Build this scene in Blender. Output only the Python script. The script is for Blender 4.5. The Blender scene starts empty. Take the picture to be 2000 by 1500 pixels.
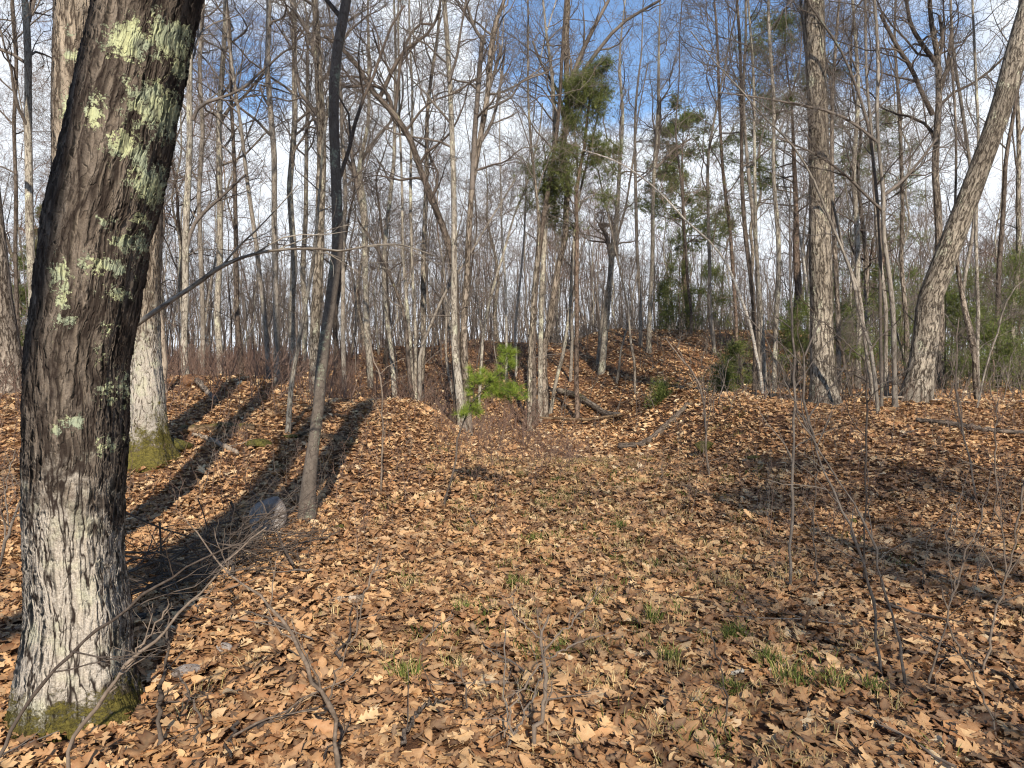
import bpy, math
import numpy as np
from mathutils import Vector, Matrix
R_ = math.radians
SC = bpy.context.scene
COL = SC.collection

# ------------------------------------------------------------------ camera
CAMZ = 1.5
FPX = 1444.0                     # focal length in pixels of the 2000 px wide photo
PITCH = math.atan(50 / FPX)      # horizon lies a little above the middle row
cam = bpy.data.cameras.new('camera'); cam.sensor_width = 36; cam.lens = 36 * FPX / 2000
cam.clip_start = 0.05; cam.clip_end = 1500
camo = bpy.data.objects.new('camera', cam); COL.objects.link(camo)
camo.location = (0, 0, CAMZ); camo.rotation_euler = (math.pi / 2 - PITCH, 0, 0)
SC.camera = camo

# ------------------------------------------------------------------ light
SUN_EL = 33.0
LIGHT_DX = -0.17                 # the light travels away from the camera and a little to the left
SUN_AZ = math.atan2(-LIGHT_DX, -1.0)
sun = bpy.data.lights.new('sun', 'SUN'); sun.energy = 5.0; sun.angle = R_(0.6); sun.color = (1.0, 0.91, 0.77)
suno = bpy.data.objects.new('sun', sun); COL.objects.link(suno)
tr = Vector((LIGHT_DX, 1.0, 0)).normalized() * math.cos(R_(SUN_EL)); tr.z = -math.sin(R_(SUN_EL))
suno.rotation_euler = tr.to_track_quat('-Z', 'Y').to_euler()
suno.location = (3, -12, 12)
SC.view_settings.view_transform = 'Standard'; SC.view_settings.look = 'None'
SC.view_settings.gamma = 1; SC.view_settings.exposure = 0.5

def cdir(px, row):
    x = (px - 1000) / FPX; u = (750 - row) / FPX
    c, s = math.cos(PITCH), math.sin(PITCH)
    return np.array([x, c + u * s, u * c - s])
def pt(px, row, D):
    d = cdir(px, row); return np.array([0, 0, CAMZ]) + d * (D / d[1])

world = bpy.data.worlds.new('World'); SC.world = world; world.use_nodes = True
nt = world.node_tree; N = nt.nodes; L = nt.links; N.clear()
out = N.new('ShaderNodeOutputWorld')
sky = N.new('ShaderNodeTexSky'); sky.sky_type = 'NISHITA'; sky.sun_disc = False
sky.sun_elevation = R_(SUN_EL); sky.sun_rotation = SUN_AZ; sky.air_density = 1.0; sky.ozone_density = 3.5; sky.dust_density = 0.
b1 = N.new('ShaderNodeBackground'); b1.inputs[1].default_value = 0.13; L.new(sky.outputs[0], b1.inputs[0])
b2 = N.new('ShaderNodeBackground'); b2.inputs[0].default_value = (.88, .93, 1, 1); b2.inputs[1].default_value = .84
tc = N.new('ShaderNodeTexCoord')
mp = N.new('ShaderNodeMapping'); mp.inputs['Scale'].default_value = (3.0, 3.0, 7.0); L.new(tc.outputs['Generated'], mp.inputs[0])
nz = N.new('ShaderNodeTexNoise'); nz.inputs['Scale'].default_value = 1.5; nz.inputs['Detail'].default_value = 8; nz.inputs['Roughness'].default_value = .62
L.new(mp.outputs[0], nz.inputs['Vector'])
def wm(op, a, b=None, clamp=False):
    m = N.new('ShaderNodeMath'); m.operation = op; m.use_clamp = clamp
    for i, v in enumerate((a, b)):
        if v is None: continue
        if isinstance(v, (int, float)): m.inputs[i].default_value = v
        else: L.new(v, m.inputs[i])
    return m.outputs[0]
acc = wm('MULTIPLY', nz.outputs['Fac'], 2.6)
for (px, row, deg, wgt) in ((1350, 60, 9, 1.15), (1120, 90, 8, .95), (480, 130, 5, .5), (1240, 10, 6, .5), (1480, 30, 7, .5), (700, 60, 5, .4), (1720, 40, 7, .55), (930, 60, 5, .3)):
    g = cdir(px, row); g = g / np.linalg.norm(g)
    vm = N.new('ShaderNodeVectorMath'); vm.operation = 'DOT_PRODUCT'; vm.inputs[1].default_value = tuple(g)
    L.new(tc.outputs['Generated'], vm.inputs[0])
    mr = N.new('ShaderNodeMapRange'); mr.interpolation_type = 'SMOOTHSTEP'
    mr.inputs['From Min'].default_value = math.cos(R_(deg)); mr.inputs['From Max'].default_value = math.cos(R_(deg * .15))
    mr.inputs['To Max'].default_value = wgt; L.new(vm.outputs['Value'], mr.inputs['Value'])
    acc = wm('SUBTRACT', acc, mr.outputs[0])
sep = N.new('ShaderNodeSeparateXYZ'); L.new(tc.outputs['Generated'], sep.inputs[0])
# cloud cover is thick in front of the camera and thins overhead and behind
yy = wm('MULTIPLY', sep.outputs['Y'], .9); zz = wm('MULTIPLY', sep.outputs['Z'], -0.9)
acc = wm('ADD', acc, wm('ADD', yy, zz)); acc = wm('SUBTRACT', acc, 1.02)
fac = wm('MULTIPLY', acc, 1.45, True)
mx = N.new('ShaderNodeMixShader'); L.new(fac, mx.inputs[0]); L.new(b1.outputs[0], mx.inputs[1]); L.new(b2.outputs[0], mx.inputs[2])
L.new(mx.outputs[0], out.inputs[0])

# ------------------------------------------------------------------ numbers
def sstep(a, b, x):
    t = np.clip((x - a) / (b - a), 0, 1); return t * t * (3 - 2 * t)
_tab = np.random.default_rng(5).random((64, 64))
def vnoise(x, y):
    xi = np.floor(x).astype(int); yi = np.floor(y).astype(int); fx = x - xi; fy = y - yi
    fx = fx * fx * (3 - 2 * fx); fy = fy * fy * (3 - 2 * fy)
    g = lambda a, b: _tab[a % 64, b % 64]
    return (g(xi, yi) * (1 - fx) + g(xi + 1, yi) * fx) * (1 - fy) + (g(xi, yi + 1) * (1 - fx) + g(xi + 1, yi + 1) * fx) * fy
def gz(x, y):
    x = np.asarray(x, float); y = np.asarray(y, float)
    # banks on both sides of the sunken trail
    left = sstep(-.1, -2.0, x + 0.0 * y) * sstep(6.5, 12.2, y) * (1 - .62 * sstep(13.2, 16.5, y)) * .74
    farl = sstep(-3.2, -5.5, x) * sstep(11, 16.5, y) * .72
    right = sstep(2.3, 4.0, x) * sstep(6.0, 12.5, y) * .74
    z = left + farl + right
    # wooded hill behind the trail
    hill = sstep(17.5, 31, y) * sstep(-9, -1.0, x) * (1 - sstep(11.5, 15, x)) * 2.1
    rise = sstep(18, 34, y) * 1.0
    z = np.maximum(z, 0) * (1 - .3 * sstep(16, 26, y)) + hill * (1 - .35 * sstep(36, 60, y)) + rise * (1 - sstep(-9, -1.0, x) * (1 - sstep(11.5, 15, x))) * .55
    z = z - .30 * sstep(9, 14, y) * (1 - sstep(17.5, 21, y)) * sstep(-1.9, -.3, x) * (1 - sstep(2.6, 4.4, x))
    z = z + .10 * (vnoise(x * .7 + 9, y * .7 + 3) - .5) * sstep(2, 6, y) + .05 * (vnoise(x * 2.1, y * 2.1) - .5)
    z = z + .5 * (vnoise(x * .08 + 2, y * .08) - .5) * sstep(35, 70, y)
    return z
def hit(px, row, d0=2.0, d1=60):
    d = cdir(px, row); Y = np.arange(d0, d1, .02)
    x = d[0] / d[1] * Y; z = CAMZ + d[2] / d[1] * Y
    k = np.nonzero(z <= gz(x, Y))[0]
    Yh = Y[k[0]] if len(k) else d1
    return float(Yh)

# ------------------------------------------------------------------ meshes
MESH_STATS = [0]
def mesh_from(name, V, F, mat=None, smooth=True, attrs=None, mi=None):
    """V (n,3); F list of (m,k) index arrays; attrs {name:(type,array)}"""
    me = bpy.data.meshes.new(name)
    V = np.asarray(V, np.float32)
    me.vertices.add(len(V)); me.vertices.foreach_set('co', V.ravel())
    F = [f for f in F if len(f)]
    loops = np.concatenate([f.ravel() for f in F]).astype(np.int32)
    tot = np.concatenate([np.full(len(f), f.shape[1]) for f in F]).astype(np.int32)
    st = np.concatenate([[0], np.cumsum(tot)[:-1]]).astype(np.int32)
    me.loops.add(len(loops)); me.loops.foreach_set('vertex_index', loops)
    me.polygons.add(len(tot)); me.polygons.foreach_set('loop_start', st)
    me.polygons.foreach_set('use_smooth', np.full(len(tot), smooth))
    if mi is not None: me.polygons.foreach_set('material_index', np.asarray(mi, np.int32))
    for an, (ty, arr) in (attrs or {}).items():
        a = me.attributes.new(an, ty, 'POINT')
        a.data.foreach_set('vector' if ty == 'FLOAT_VECTOR' else 'value', np.asarray(arr, np.float32).ravel())
    me.update(calc_edges=True)
    for m in (mat if isinstance(mat, (list, tuple)) else [mat]):
        if m: me.materials.append(m)
    MESH_STATS[0] += len(tot)
    return me
def link(name, me, parent=None, loc=None):
    o = bpy.data.objects.new(name, me); COL.objects.link(o)
    if parent: o.parent = parent
    if loc is not None: o.location = tuple(loc)
    return o
def tag(o, label, cat, group=None, kind=None):
    if label: o['label'] = label
    if cat: o['category'] = cat
    if group: o['group'] = group
    if kind: o['kind'] = kind
    return o
def thing(name, loc, label, cat, group=None):
    return tag(link(name, None, None, loc), label, cat, group)

def nrm(v): return v / np.maximum(np.linalg.norm(v, axis=-1, keepdims=True), 1e-9)
def tubes(P, R, S, seed=0, shape=None):
    """P (N,K,3) R (N,K): N tubes of S sides -> verts, quads, bark coordinate"""
    P = np.asarray(P, float); R = np.asarray(R, float)
    n, K, _ = P.shape
    T = nrm(np.gradient(P, axis=1))
    mean = nrm(P[:, -1] - P[:, 0])
    ref = np.where(np.abs(mean[:, 1:2]) > .85, np.array([[1., 0, 0]]), np.array([[0., 1, 0]]))[:, None, :]
    U = nrm(np.cross(T, ref)); W = nrm(np.cross(U, T))
    th = np.linspace(0, 2 * np.pi, S, endpoint=False)
    c, s = np.cos(th), np.sin(th)
    RR = R[:, :, None] * (np.ones(S)[None, None] if shape is None else shape)
    V = P[:, :, None] + RR[..., None] * (U[:, :, None] * c[:, None] + W[:, :, None] * s[:, None])
    seg = np.concatenate([np.zeros((n, 1)), np.cumsum(np.linalg.norm(np.diff(P, axis=1), axis=2), axis=1)], axis=1)
    rm = R.mean(axis=1)[:, None, None]
    off = np.random.default_rng(seed).uniform(0, 50, (n, 1, 1))
    bk = np.stack(np.broadcast_arrays(rm * c + off, rm * s, seg[:, :, None]), axis=-1)
    idx = np.arange(n * K * S).reshape(n, K, S)
    a = idx[:, :-1, :]; b = np.roll(a, -1, axis=2); d = idx[:, 1:, :]; e = np.roll(d, -1, axis=2)
    Q = np.stack([a, b, e, d], axis=-1).reshape(-1, 4)
    return V.reshape(-1, 3), Q, bk.reshape(-1, 3)
def tube_mesh(name, groups, mat, origin=(0, 0, 0), seed=0):
    Vs, Fs, Bs, o = [], [], [], 0
    for g in groups:
        V, Q, B = tubes(g[0], g[1], g[2], seed)
        Vs.append(V); Fs.append(Q + o); Bs.append(B); o += len(V)
    return mesh_from(name, np.concatenate(Vs) - np.array(origin), Fs, mat, True, {'bk': ('FLOAT_VECTOR', np.concatenate(Bs))})
def curve(pts, K):
    """smooth resample of (m,d) points to K samples"""
    P = np.asarray(pts, float)
    if len(P) == 2: 
        t = np.linspace(0, 1, K)[:, None]; return P[0] * (1 - t) + P[1] * t
    s = np.concatenate([[0], np.cumsum(np.linalg.norm(np.diff(P[:, :3], axis=0), axis=1))])
    u = np.linspace(0, s[-1], K); i = np.clip(np.searchsorted(s, u, 'right') - 1, 0, len(P) - 2)
    M = np.gradient(P, s, axis=0)
    h = (s[i + 1] - s[i])[:, None]; t = ((u - s[i])[:, None]) / h
    return (2*t**3 - 3*t**2 + 1) * P[i] + (t**3 - 2*t**2 + t) * h * M[i] + (-2*t**3 + 3*t**2) * P[i+1] + (t**3 - t**2) * h * M[i+1]
def grow(P, R, n, rng, lo=.2, hi=.98, ln=1., dec=.5, ang=(.5, .9), K=6, wig=.2, up=.08, rf=.55, cap=9., tip=.25, rmin=.002, flat=0.):
    Nn, Kp, _ = P.shape
    t = lo + (hi - lo) * (np.arange(n)[None] + rng.random((Nn, n))) / n
    f = t * (Kp - 1); i = np.clip(f.astype(int), 0, Kp - 2); fr = (f - i)[..., None]
    r = np.arange(Nn)[:, None]
    A, B = P[r, i], P[r, i + 1]
    pos = A * (1 - fr) + B * fr; T = nrm(B - A)
    rad = R[r, i] * (1 - fr[..., 0]) + R[r, i + 1] * fr[..., 0]
    rv = nrm(rng.normal(size=(Nn, n, 3)))
    pr = nrm(rv - (rv * T).sum(-1, keepdims=True) * T)
    an = rng.uniform(ang[0], ang[1], (Nn, n, 1))
    d = np.cos(an) * T + np.sin(an) * pr
    if flat: d[..., 2] *= (1 - flat); d = nrm(d)
    lens = np.linalg.norm(np.diff(P, axis=1), axis=2).sum(1)[:, None] if ln < 0 else 1.0
    Ln = (abs(ln) * lens * (1 - dec * (t - lo) / (hi - lo)) * rng.uniform(.55, 1.3, (Nn, n))).reshape(-1, 1)
    pos = pos.reshape(-1, 3); d = d.reshape(-1, 3)
    out = np.empty((len(pos), K, 3)); out[:, 0] = pos
    for k in range(1, K):
        d = nrm(d + wig * rng.normal(size=d.shape) + np.array([0, 0, up]))
        out[:, k] = out[:, k - 1] + d * Ln / (K - 1)
    r0 = np.clip(rad.reshape(-1) * rf, rmin, cap)
    rr = np.maximum(r0[:, None] * (1 - (1 - tip) * np.linspace(0, 1, K)[None]), rmin * .6)
    return out, rr

# ------------------------------------------------------------------ materials
def M_(name):
    m = bpy.data.materials.new(name); m.use_nodes = True
    n = m.node_tree.nodes; l = m.node_tree.links; b = n['Principled BSDF']
    b.inputs['Roughness'].default_value = .85
    b.inputs['Specular IOR Level'].default_value = .15
    return m, n, l, b
class NB:
    """small node helper"""
    def __init__(s, m): s.t = m.node_tree; s.n = s.t.nodes; s.l = s.t.links
    def put(s, sock, v):
        if isinstance(v, (int, float)): sock.default_value = v
        elif isinstance(v, tuple): sock.default_value = v if len(v) == len(sock.default_value) else v + (1,)
        else: s.l.new(v, sock)
    def math(s, op, a, b=0., clamp=False):
        m = s.n.new('ShaderNodeMath'); m.operation = op; m.use_clamp = clamp; s.put(m.inputs[0], a); s.put(m.inputs[1], b); return m.outputs[0]
    def mix(s, f, a, b):
        m = s.n.new('ShaderNodeMix'); m.data_type = 'RGBA'; s.put(m.inputs[0], f); s.put(m.inputs[6], a); s.put(m.inputs[7], b); return m.outputs[2]
    def noise(s, vec, sc, det=3., rough=.55, dist=0.):
        m = s.n.new('ShaderNodeTexNoise'); m.inputs['Scale'].default_value = sc; m.inputs['Detail'].default_value = det
        m.inputs['Roughness'].default_value = rough; m.inputs['Distortion'].default_value = dist
        if vec is not None: s.l.new(vec, m.inputs['Vector'])
        return m
    def attr(s, name, out='Vector'):
        m = s.n.new('ShaderNodeAttribute'); m.attribute_name = name; return m.outputs[out]
    def ss(s, v, a, b, lo=0., hi=1.):
        m = s.n.new('ShaderNodeMapRange'); m.interpolation_type = 'SMOOTHSTEP'; s.put(m.inputs[0], v)
        for i, q in zip((1, 2, 3, 4), (a, b, lo, hi)): m.inputs[i].default_value = q
        return m.outputs[0]
    def vscale(s, v, sc):
        m = s.n.new('ShaderNodeMapping'); m.inputs['Scale'].default_value = sc; s.l.new(v, m.inputs[0]); return m.outputs[0]
    def vadd(s, a, b):
        m = s.n.new('ShaderNodeVectorMath'); m.operation = 'ADD'; s.l.new(a, m.inputs[0]); s.l.new(b, m.inputs[1]); return m.outputs[0]
    def vmul(s, a, k):
        m = s.n.new('ShaderNodeVectorMath'); m.operation = 'SCALE'; s.l.new(a, m.inputs[0]); m.inputs['Scale'].default_value = k; return m.outputs[0]

def bark(name, ridge, crack, scale=26., stretch=.3, lich=.3, lcol=(.40, .42, .22), bump=.6, depth=.012, disp=False, tint=None, width=.16, horiz=False, dark=1.):
    m, n, l, b = M_(name); q = NB(m)
    bk = q.attr('bk')
    wob = q.noise(bk, scale * .30, 3.)
    v = q.vadd(bk, q.vmul(wob.outputs['Color'], (.8 if disp else 1.1) / scale))
    st = q.vscale(v, (1, 1, stretch) if not horiz else (.35, .35, 1.6))
    n1 = q.noise(st, scale * .72, 2.5, .5, .25)
    n2 = q.noise(q.vscale(v, (1, 1, min(1., stretch * 2.6)) if not horiz else (.5, .5, 2.)), scale * 1.25, 2., .5)
    f1 = q.math('ABSOLUTE', q.math('SUBTRACT', n1.outputs['Fac'], .5)); f2 = q.math('ABSOLUTE', q.math('SUBTRACT', n2.outputs['Fac'], .5))
    wv = q.noise(q.vscale(v, (1, 1, stretch * .7)), scale * 2.2, 5., .65)
    fine = q.noise(bk, scale * 5, 5., .7)
    e1 = q.math('POWER', q.ss(f1, .0, width * .55), .7); e2 = q.ss(f2, .0, width * .16, .35, 1.)
    edge = q.math('MULTIPLY', e1, e2)
    h = q.math('ADD', q.math('ADD', q.math('MULTIPLY', q.ss(f1, 0., width * .75), .62), q.math('MULTIPLY', q.ss(f2, 0., .07), .20)), q.math('ADD', q.math('MULTIPLY', wv.outputs['Fac'], .34), q.math('MULTIPLY', fine.outputs['Fac'], .20)))
    n3 = q.noise(q.vscale(v, (1, 1, .45)), scale * .9, 2.)
    class sepc: outputs = [n3.outputs['Fac']]
    vari = q.math('ADD', q.math('ADD', q.math('MULTIPLY', sepc.outputs[0], .30), q.math('MULTIPLY', fine.outputs['Fac'], .35)), q.math('MULTIPLY', wv.outputs['Fac'], .35))
    r2 = tint or tuple(min(1, c * 1.45) for c in ridge)
    col = q.mix(q.ss(vari, .36, .64), ridge, r2)
    # broad light and dark areas
    big = q.noise(q.vscale(bk, (1, 1, .35)), 2.2, 3.)
    col = q.mix(q.ss(big.outputs['Fac'], .35, .7, 0., .6), col, tuple(c * .55 for c in ridge))
    col = q.mix(edge, crack, col)
    if lich > 0:
        ln = q.noise(q.vscale(bk, (1, 1, .5)), 5.5, 5., .6); lf = q.noise(bk, 45, 3., .7)
        a = q.math('ADD', ln.outputs['Fac'], q.math('MULTIPLY', q.math('SUBTRACT', lf.outputs['Fac'], .5), .55))
        lm = q.math('MULTIPLY', q.ss(a, .70 - .22 * lich, .80 - .22 * lich), .8)
        lm = q.math('MULTIPLY', lm, q.ss(edge, .2, .8, .25, 1.))
        col = q.mix(lm, col, q.mix(lf.outputs['Fac'], tuple(c * .75 for c in lcol), tuple(min(1, c * 1.25) for c in lcol)))
    # hand-placed lichen, pale crust and moss: growth stored on the mesh, the big oak's crust partly painted light
    lfine = q.noise(bk, 95, 4., .75)
    L1 = q.attr('lichen', 'Fac'); lbig = q.noise(bk, 26, 4., .7); lm1 = q.ss(q.math('ADD', q.math('ADD', L1, q.math('MULTIPLY', q.math('SUBTRACT', lbig.outputs['Fac'], .5), 2.6)), q.math('MULTIPLY', q.math('SUBTRACT', lfine.outputs['Fac'], .5), 1.9)), .42, .60); lm1 = q.math('MULTIPLY', lm1, q.ss(f1, .0, .03, .3, 1.))
    lm1 = q.math('MULTIPLY', lm1, q.ss(L1, .02, .2))
    hue = q.noise(bk, 9, 2.)
    col = q.mix(lm1, col, q.mix(q.ss(hue.outputs['Fac'], .35, .65), (.30, .33, .235), (.46, .475, .275)))
    C1 = q.attr('crust', 'Fac'); cn = q.noise(bk, 14, 5., .7)
    cm = q.ss(q.math('ADD', C1, q.math('MULTIPLY', q.math('SUBTRACT', cn.outputs['Fac'], .5), 1.3)), .35, .75)
    cm = q.math('MULTIPLY', q.math('MULTIPLY', cm, q.ss(C1, .02, .25)), q.ss(edge, .0, .25))
    cc = q.mix(q.ss(hue.outputs['Fac'], .46, .70, 0., .42), q.mix(q.ss(fine.outputs['Fac'], .3, .7), (.27, .23, .19), (.55, .49, .415)), (.50, .51, .34))
    col = q.mix(q.math('MULTIPLY', cm, .92), col, cc)
    Mo = q.attr('moss', 'Fac'); mn = q.noise(bk, 60, 5., .8)
    mbig = q.noise(bk, 11, 4., .7); mm = q.ss(q.math('ADD', q.math('ADD', Mo, q.math('MULTIPLY', q.math('SUBTRACT', mbig.outputs['Fac'], .5), 1.6)), q.math('MULTIPLY', q.math('SUBTRACT', mn.outputs['Fac'], .5), 1.2)), .38, .75)
    mm = q.math('MULTIPLY', mm, q.ss(Mo, .02, .2))
    col = q.mix(mm, col, q.mix(q.ss(mn.outputs['Fac'], .3, .7), (.035, .030, .010), (.175, .145, .035)))
    h = q.math('ADD', h, q.math('MULTIPLY', q.math('MULTIPLY', lm1, lfine.outputs['Fac']), .16))
    h = q.math('ADD', h, q.math('MULTIPLY', q.math('MULTIPLY', mm, mn.outputs['Fac']), .6))
    l.new(col, b.inputs['Base Color'])
    if disp:
        dn = n.new('ShaderNodeDisplacement'); dn.inputs['Scale'].default_value = depth; dn.inputs['Midlevel'].default_value = .6; l.new(h, dn.inputs['Height'])
        l.new(dn.outputs[0], n['Material Output'].inputs['Displacement']); m.displacement_method = 'BOTH'
    else:
        bp = n.new('ShaderNodeBump'); bp.inputs['Strength'].default_value = bump; bp.inputs['Distance'].default_value = depth; l.new(h, bp.inputs['Height']); l.new(bp.outputs[0], b.inputs['Normal'])
    return m

MAT = {}
MAT['bigoak'] = bark('rough_oak_bark', (.085, .065, .051), (.026, .018, .014), 27, .11, .0, disp=True, depth=.024, tint=(.24, .195, .155), width=.22)  # bark tone kept dark partly to paint shade on the upper trunk
MAT['bigoak2'] = bark('old_oak_bark', (.26, .205, .155), (.05, .036, .026), 26, .20, .2, (.42, .42, .27), disp=True, depth=.016, tint=(.42, .345, .265), width=.20)
MAT['oak'] = bark('oak_bark', (.19, .15, .118), (.035, .025, .018), 32, .16, .15, (.38, .37, .26), bump=.9, depth=.015, tint=(.40, .335, .27), width=.2)
MAT['oaklich'] = bark('lichened_oak_bark', (.21, .17, .13), (.035, .026, .019), 34, .16, .45, (.50, .50, .36), bump=.9, depth=.012, tint=(.43, .37, .295), width=.22)
MAT['grey'] = bark('grey_maple_bark', (.19, .16, .13), (.09, .07, .055), 38, .15, .2, (.38, .36, .27), bump=.5, depth=.006, tint=(.38, .335, .28), width=.12)
MAT['greylich'] = bark('lichened_maple_bark', (.24, .205, .165), (.08, .062, .047), 36, .18, .62, (.52, .51, .37), bump=.5, depth=.006, tint=(.47, .42, .345), width=.14)
MAT['smooth'] = bark('smooth_dark_bark', (.095, .076, .063), (.07, .055, .045), 30, .5, .55, (.22, .235, .17), bump=.35, depth=.003, tint=(.175, .145, .12), width=.06)
MAT['dark'] = bark('dark_bark', (.095, .072, .057), (.03, .022, .016), 34, .2, .1, bump=.8, depth=.008, tint=(.20, .16, .13))
MAT['birch'] = bark('white_birch_bark', (.38, .345, .295), (.20, .16, .13), 20, .3, .05, (.5, .5, .35), bump=.3, depth=.003, tint=(.58, .54, .48), horiz=True, width=.10)
MAT['pinebark'] = bark('pine_bark', (.15, .105, .08), (.04, .028, .02), 26, .3, .08, bump=.8, depth=.012, tint=(.26, .19, .145))
MAT['rotten'] = bark('rotten_wood', (.15, .095, .055), (.04, .025, .015), 18, .14, .10, (.16, .16, .05), bump=1., depth=.012, tint=(.29, .20, .12))
MAT['barewood'] = bark('bare_weathered_wood', (.30, .235, .175), (.10, .075, .055), 26, .12, .0, bump=.6, depth=.006, tint=(.44, .36, .28), width=.1)

def twigmat(name, a, b_, lich=0.):
    m, n, l, b = M_(name); q = NB(m)
    g = n.new('ShaderNodeNewGeometry')
    nz = q.noise(g.outputs['Position'], 1.7, 3.); nf = q.noise(g.outputs['Position'], 40., 2.)
    c = q.mix(q.ss(nz.outputs['Fac'], .35, .65), a, b_)
    c = q.mix(q.ss(nf.outputs['Fac'], .4, .7, 0, .5), c, tuple(x * 1.5 for x in b_))
    l.new(c, b.inputs['Base Color']); return m
MAT['twig'] = twigmat('bare_twig', (.075, .060, .050), (.165, .137, .115))
MAT['twigred'] = twigmat('reddish_twig', (.13, .075, .055), (.19, .13, .10))
MAT['twigtan'] = twigmat('tan_twig', (.11, .082, .062), (.20, .155, .12))
MAT['twigdark'] = twigmat('dark_twig', (.05, .038, .031), (.105, .082, .066))
def needlemat(name, a, b_, tr=.25):
    m, n, l, b = M_(name); q = NB(m)
    rd = q.attr('rnd', 'Fac')
    l.new(q.mix(rd, a, b_), b.inputs['Base Color']); b.inputs['Roughness'].default_value = .55
    return m
MAT['pine'] = needlemat('pine_needles', (.045, .065, .018), (.13, .15, .035))
MAT['pinefar'] = needlemat('far_pine_needles', (.06, .078, .026), (.18, .195, .065))
MAT['pinebright'] = needlemat('fresh_pine_needles', (.09, .14, .020), (.27, .33, .05))
MAT['hemlock'] = needlemat('hemlock_needles', (.045, .068, .018), (.155, .17, .045))
def ramp(n, fac, l, stops):
    r = n.new('ShaderNodeValToRGB'); e = r.color_ramp.elements
    while len(e) < len(stops): e.new(.5)
    for x, (p, c) in zip(e, stops): x.position = p; x.color = c + (1,)
    l.new(fac, r.inputs[0]); return r.outputs[0]
LEAF = [(0, (.036, .018, .010)), (.10, (.095, .044, .021)), (.26, (.225, .107, .047)), (.46, (.39, .205, .090)), (.68, (.55, .33, .155)), (.88, (.66, .45, .235)), (1., (.75, .59, .38))]
def leafmat():
    m, n, l, b = M_('dry_oak_leaf'); q = NB(m)
    rd = q.attr('rnd', 'Fac'); g = n.new('ShaderNodeNewGeometry')
    nz = q.noise(g.outputs['Position'], 55., 3., .6)
    f = q.math('ADD', rd, q.math('MULTIPLY', q.math('SUBTRACT', nz.outputs['Fac'], .5), .35), True)
    c = ramp(n, f, l, LEAF)
    vein = q.attr('vein', 'Fac')
    hue = q.attr('hue', 'Fac'); c = q.mix(q.ss(hue, .55, 1., 0, .55), c, (.27, .18, .115)); c = q.mix(q.ss(hue, .45, 0., 0, .5), c, (.36, .15, .055))
    c = q.mix(q.ss(vein, .0, 1., 0, .22), c, (.55, .38, .22))
    l.new(c, b.inputs['Base Color']); b.inputs['Roughness'].default_value = .62; b.inputs['Specular IOR Level'].default_value = .3
    bp = n.new('ShaderNodeBump'); bp.inputs['Strength'].default_value = .5; bp.inputs['Distance'].default_value = .004; l.new(nz.outputs['Fac'], bp.inputs['Height']); l.new(bp.outputs[0], b.inputs['Normal'])
    # thin leaves let a little light through
    tl = n.new('ShaderNodeBsdfTranslucent'); l.new(c, tl.inputs[0])
    mxs = n.new('ShaderNodeMixShader'); mxs.inputs[0].default_value = .12
    l.new(b.outputs[0], mxs.inputs[1]); l.new(tl.outputs[0], mxs.inputs[2]); l.new(mxs.outputs[0], n['Material Output'].inputs[0])
    return m
MAT['leaf'] = leafmat()
def soilmat():
    m, n, l, b = M_('forest_floor'); q = NB(m)
    g = n.new('ShaderNodeNewGeometry'); P = g.outputs['Position']
    vo = n.new('ShaderNodeTexVoronoi'); vo.inputs['Scale'].default_value = 11; l.new(P, vo.inputs['Vector'])
    sc = n.new('ShaderNodeSeparateColor'); l.new(vo.outputs['Color'], sc.inputs[0])
    nz = q.noise(P, 30, 4., .7); big = q.noise(P, .35, 3.)
    f = q.math('ADD', q.math('MULTIPLY', sc.outputs[0], .6), q.math('MULTIPLY', nz.outputs['Fac'], .35), True)
    c = ramp(n, f, l, [(0, (.035, .02, .012)), (.35, (.12, .06, .032)), (.6, (.25, .13, .065)), (.85, (.38, .22, .11)), (1, (.5, .33, .18))])
    c = q.mix(q.ss(big.outputs['Fac'], .4, .7, 0, .45), c, (.13, .07, .045))
    l.new(c, b.inputs['Base Color'])
    bp = n.new('ShaderNodeBump'); bp.inputs['Distance'].default_value = .03; l.new(q.math('ADD', vo.outputs['Distance'], nz.outputs['Fac']), bp.inputs['Height']); l.new(bp.outputs[0], b.inputs['Normal'])
    return m
MAT['soil'] = soilmat()
def grassmat():
    m, n, l, b = M_('woodland_grass'); q = NB(m)
    l.new(ramp(n, q.attr('rnd', 'Fac'), l, [(0, (.05, .075, .015)), (.3, (.11, .14, .03)), (.5, (.22, .20, .06)), (.62, (.42, .31, .14)), (1, (.62, .47, .25))]), b.inputs['Base Color'])
    return m
MAT['grass'] = grassmat()
def stonemat():
    m, n, l, b = M_('lichened_granite'); q = NB(m); g = n.new('ShaderNodeNewGeometry')
    nz = q.noise(g.outputs['Position'], 12, 5., .65); nf = q.noise(g.outputs['Position'], 90, 3., .7)
    c = q.mix(q.ss(nz.outputs['Fac'], .35, .65), (.20, .165, .145), (.36, .32, .29)); c = q.mix(q.ss(nf.outputs['Fac'], .4, .7, 0, .6), c, (.13, .11, .10))
    l.new(c, b.inputs['Base Color'])
    bp = n.new('ShaderNodeBump'); bp.inputs['Distance'].default_value = .01; l.new(q.math('ADD', nz.outputs['Fac'], nf.outputs['Fac']), bp.inputs['Height']); l.new(bp.outputs[0], b.inputs['Normal'])
    return m
MAT['stone'] = stonemat()
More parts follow.
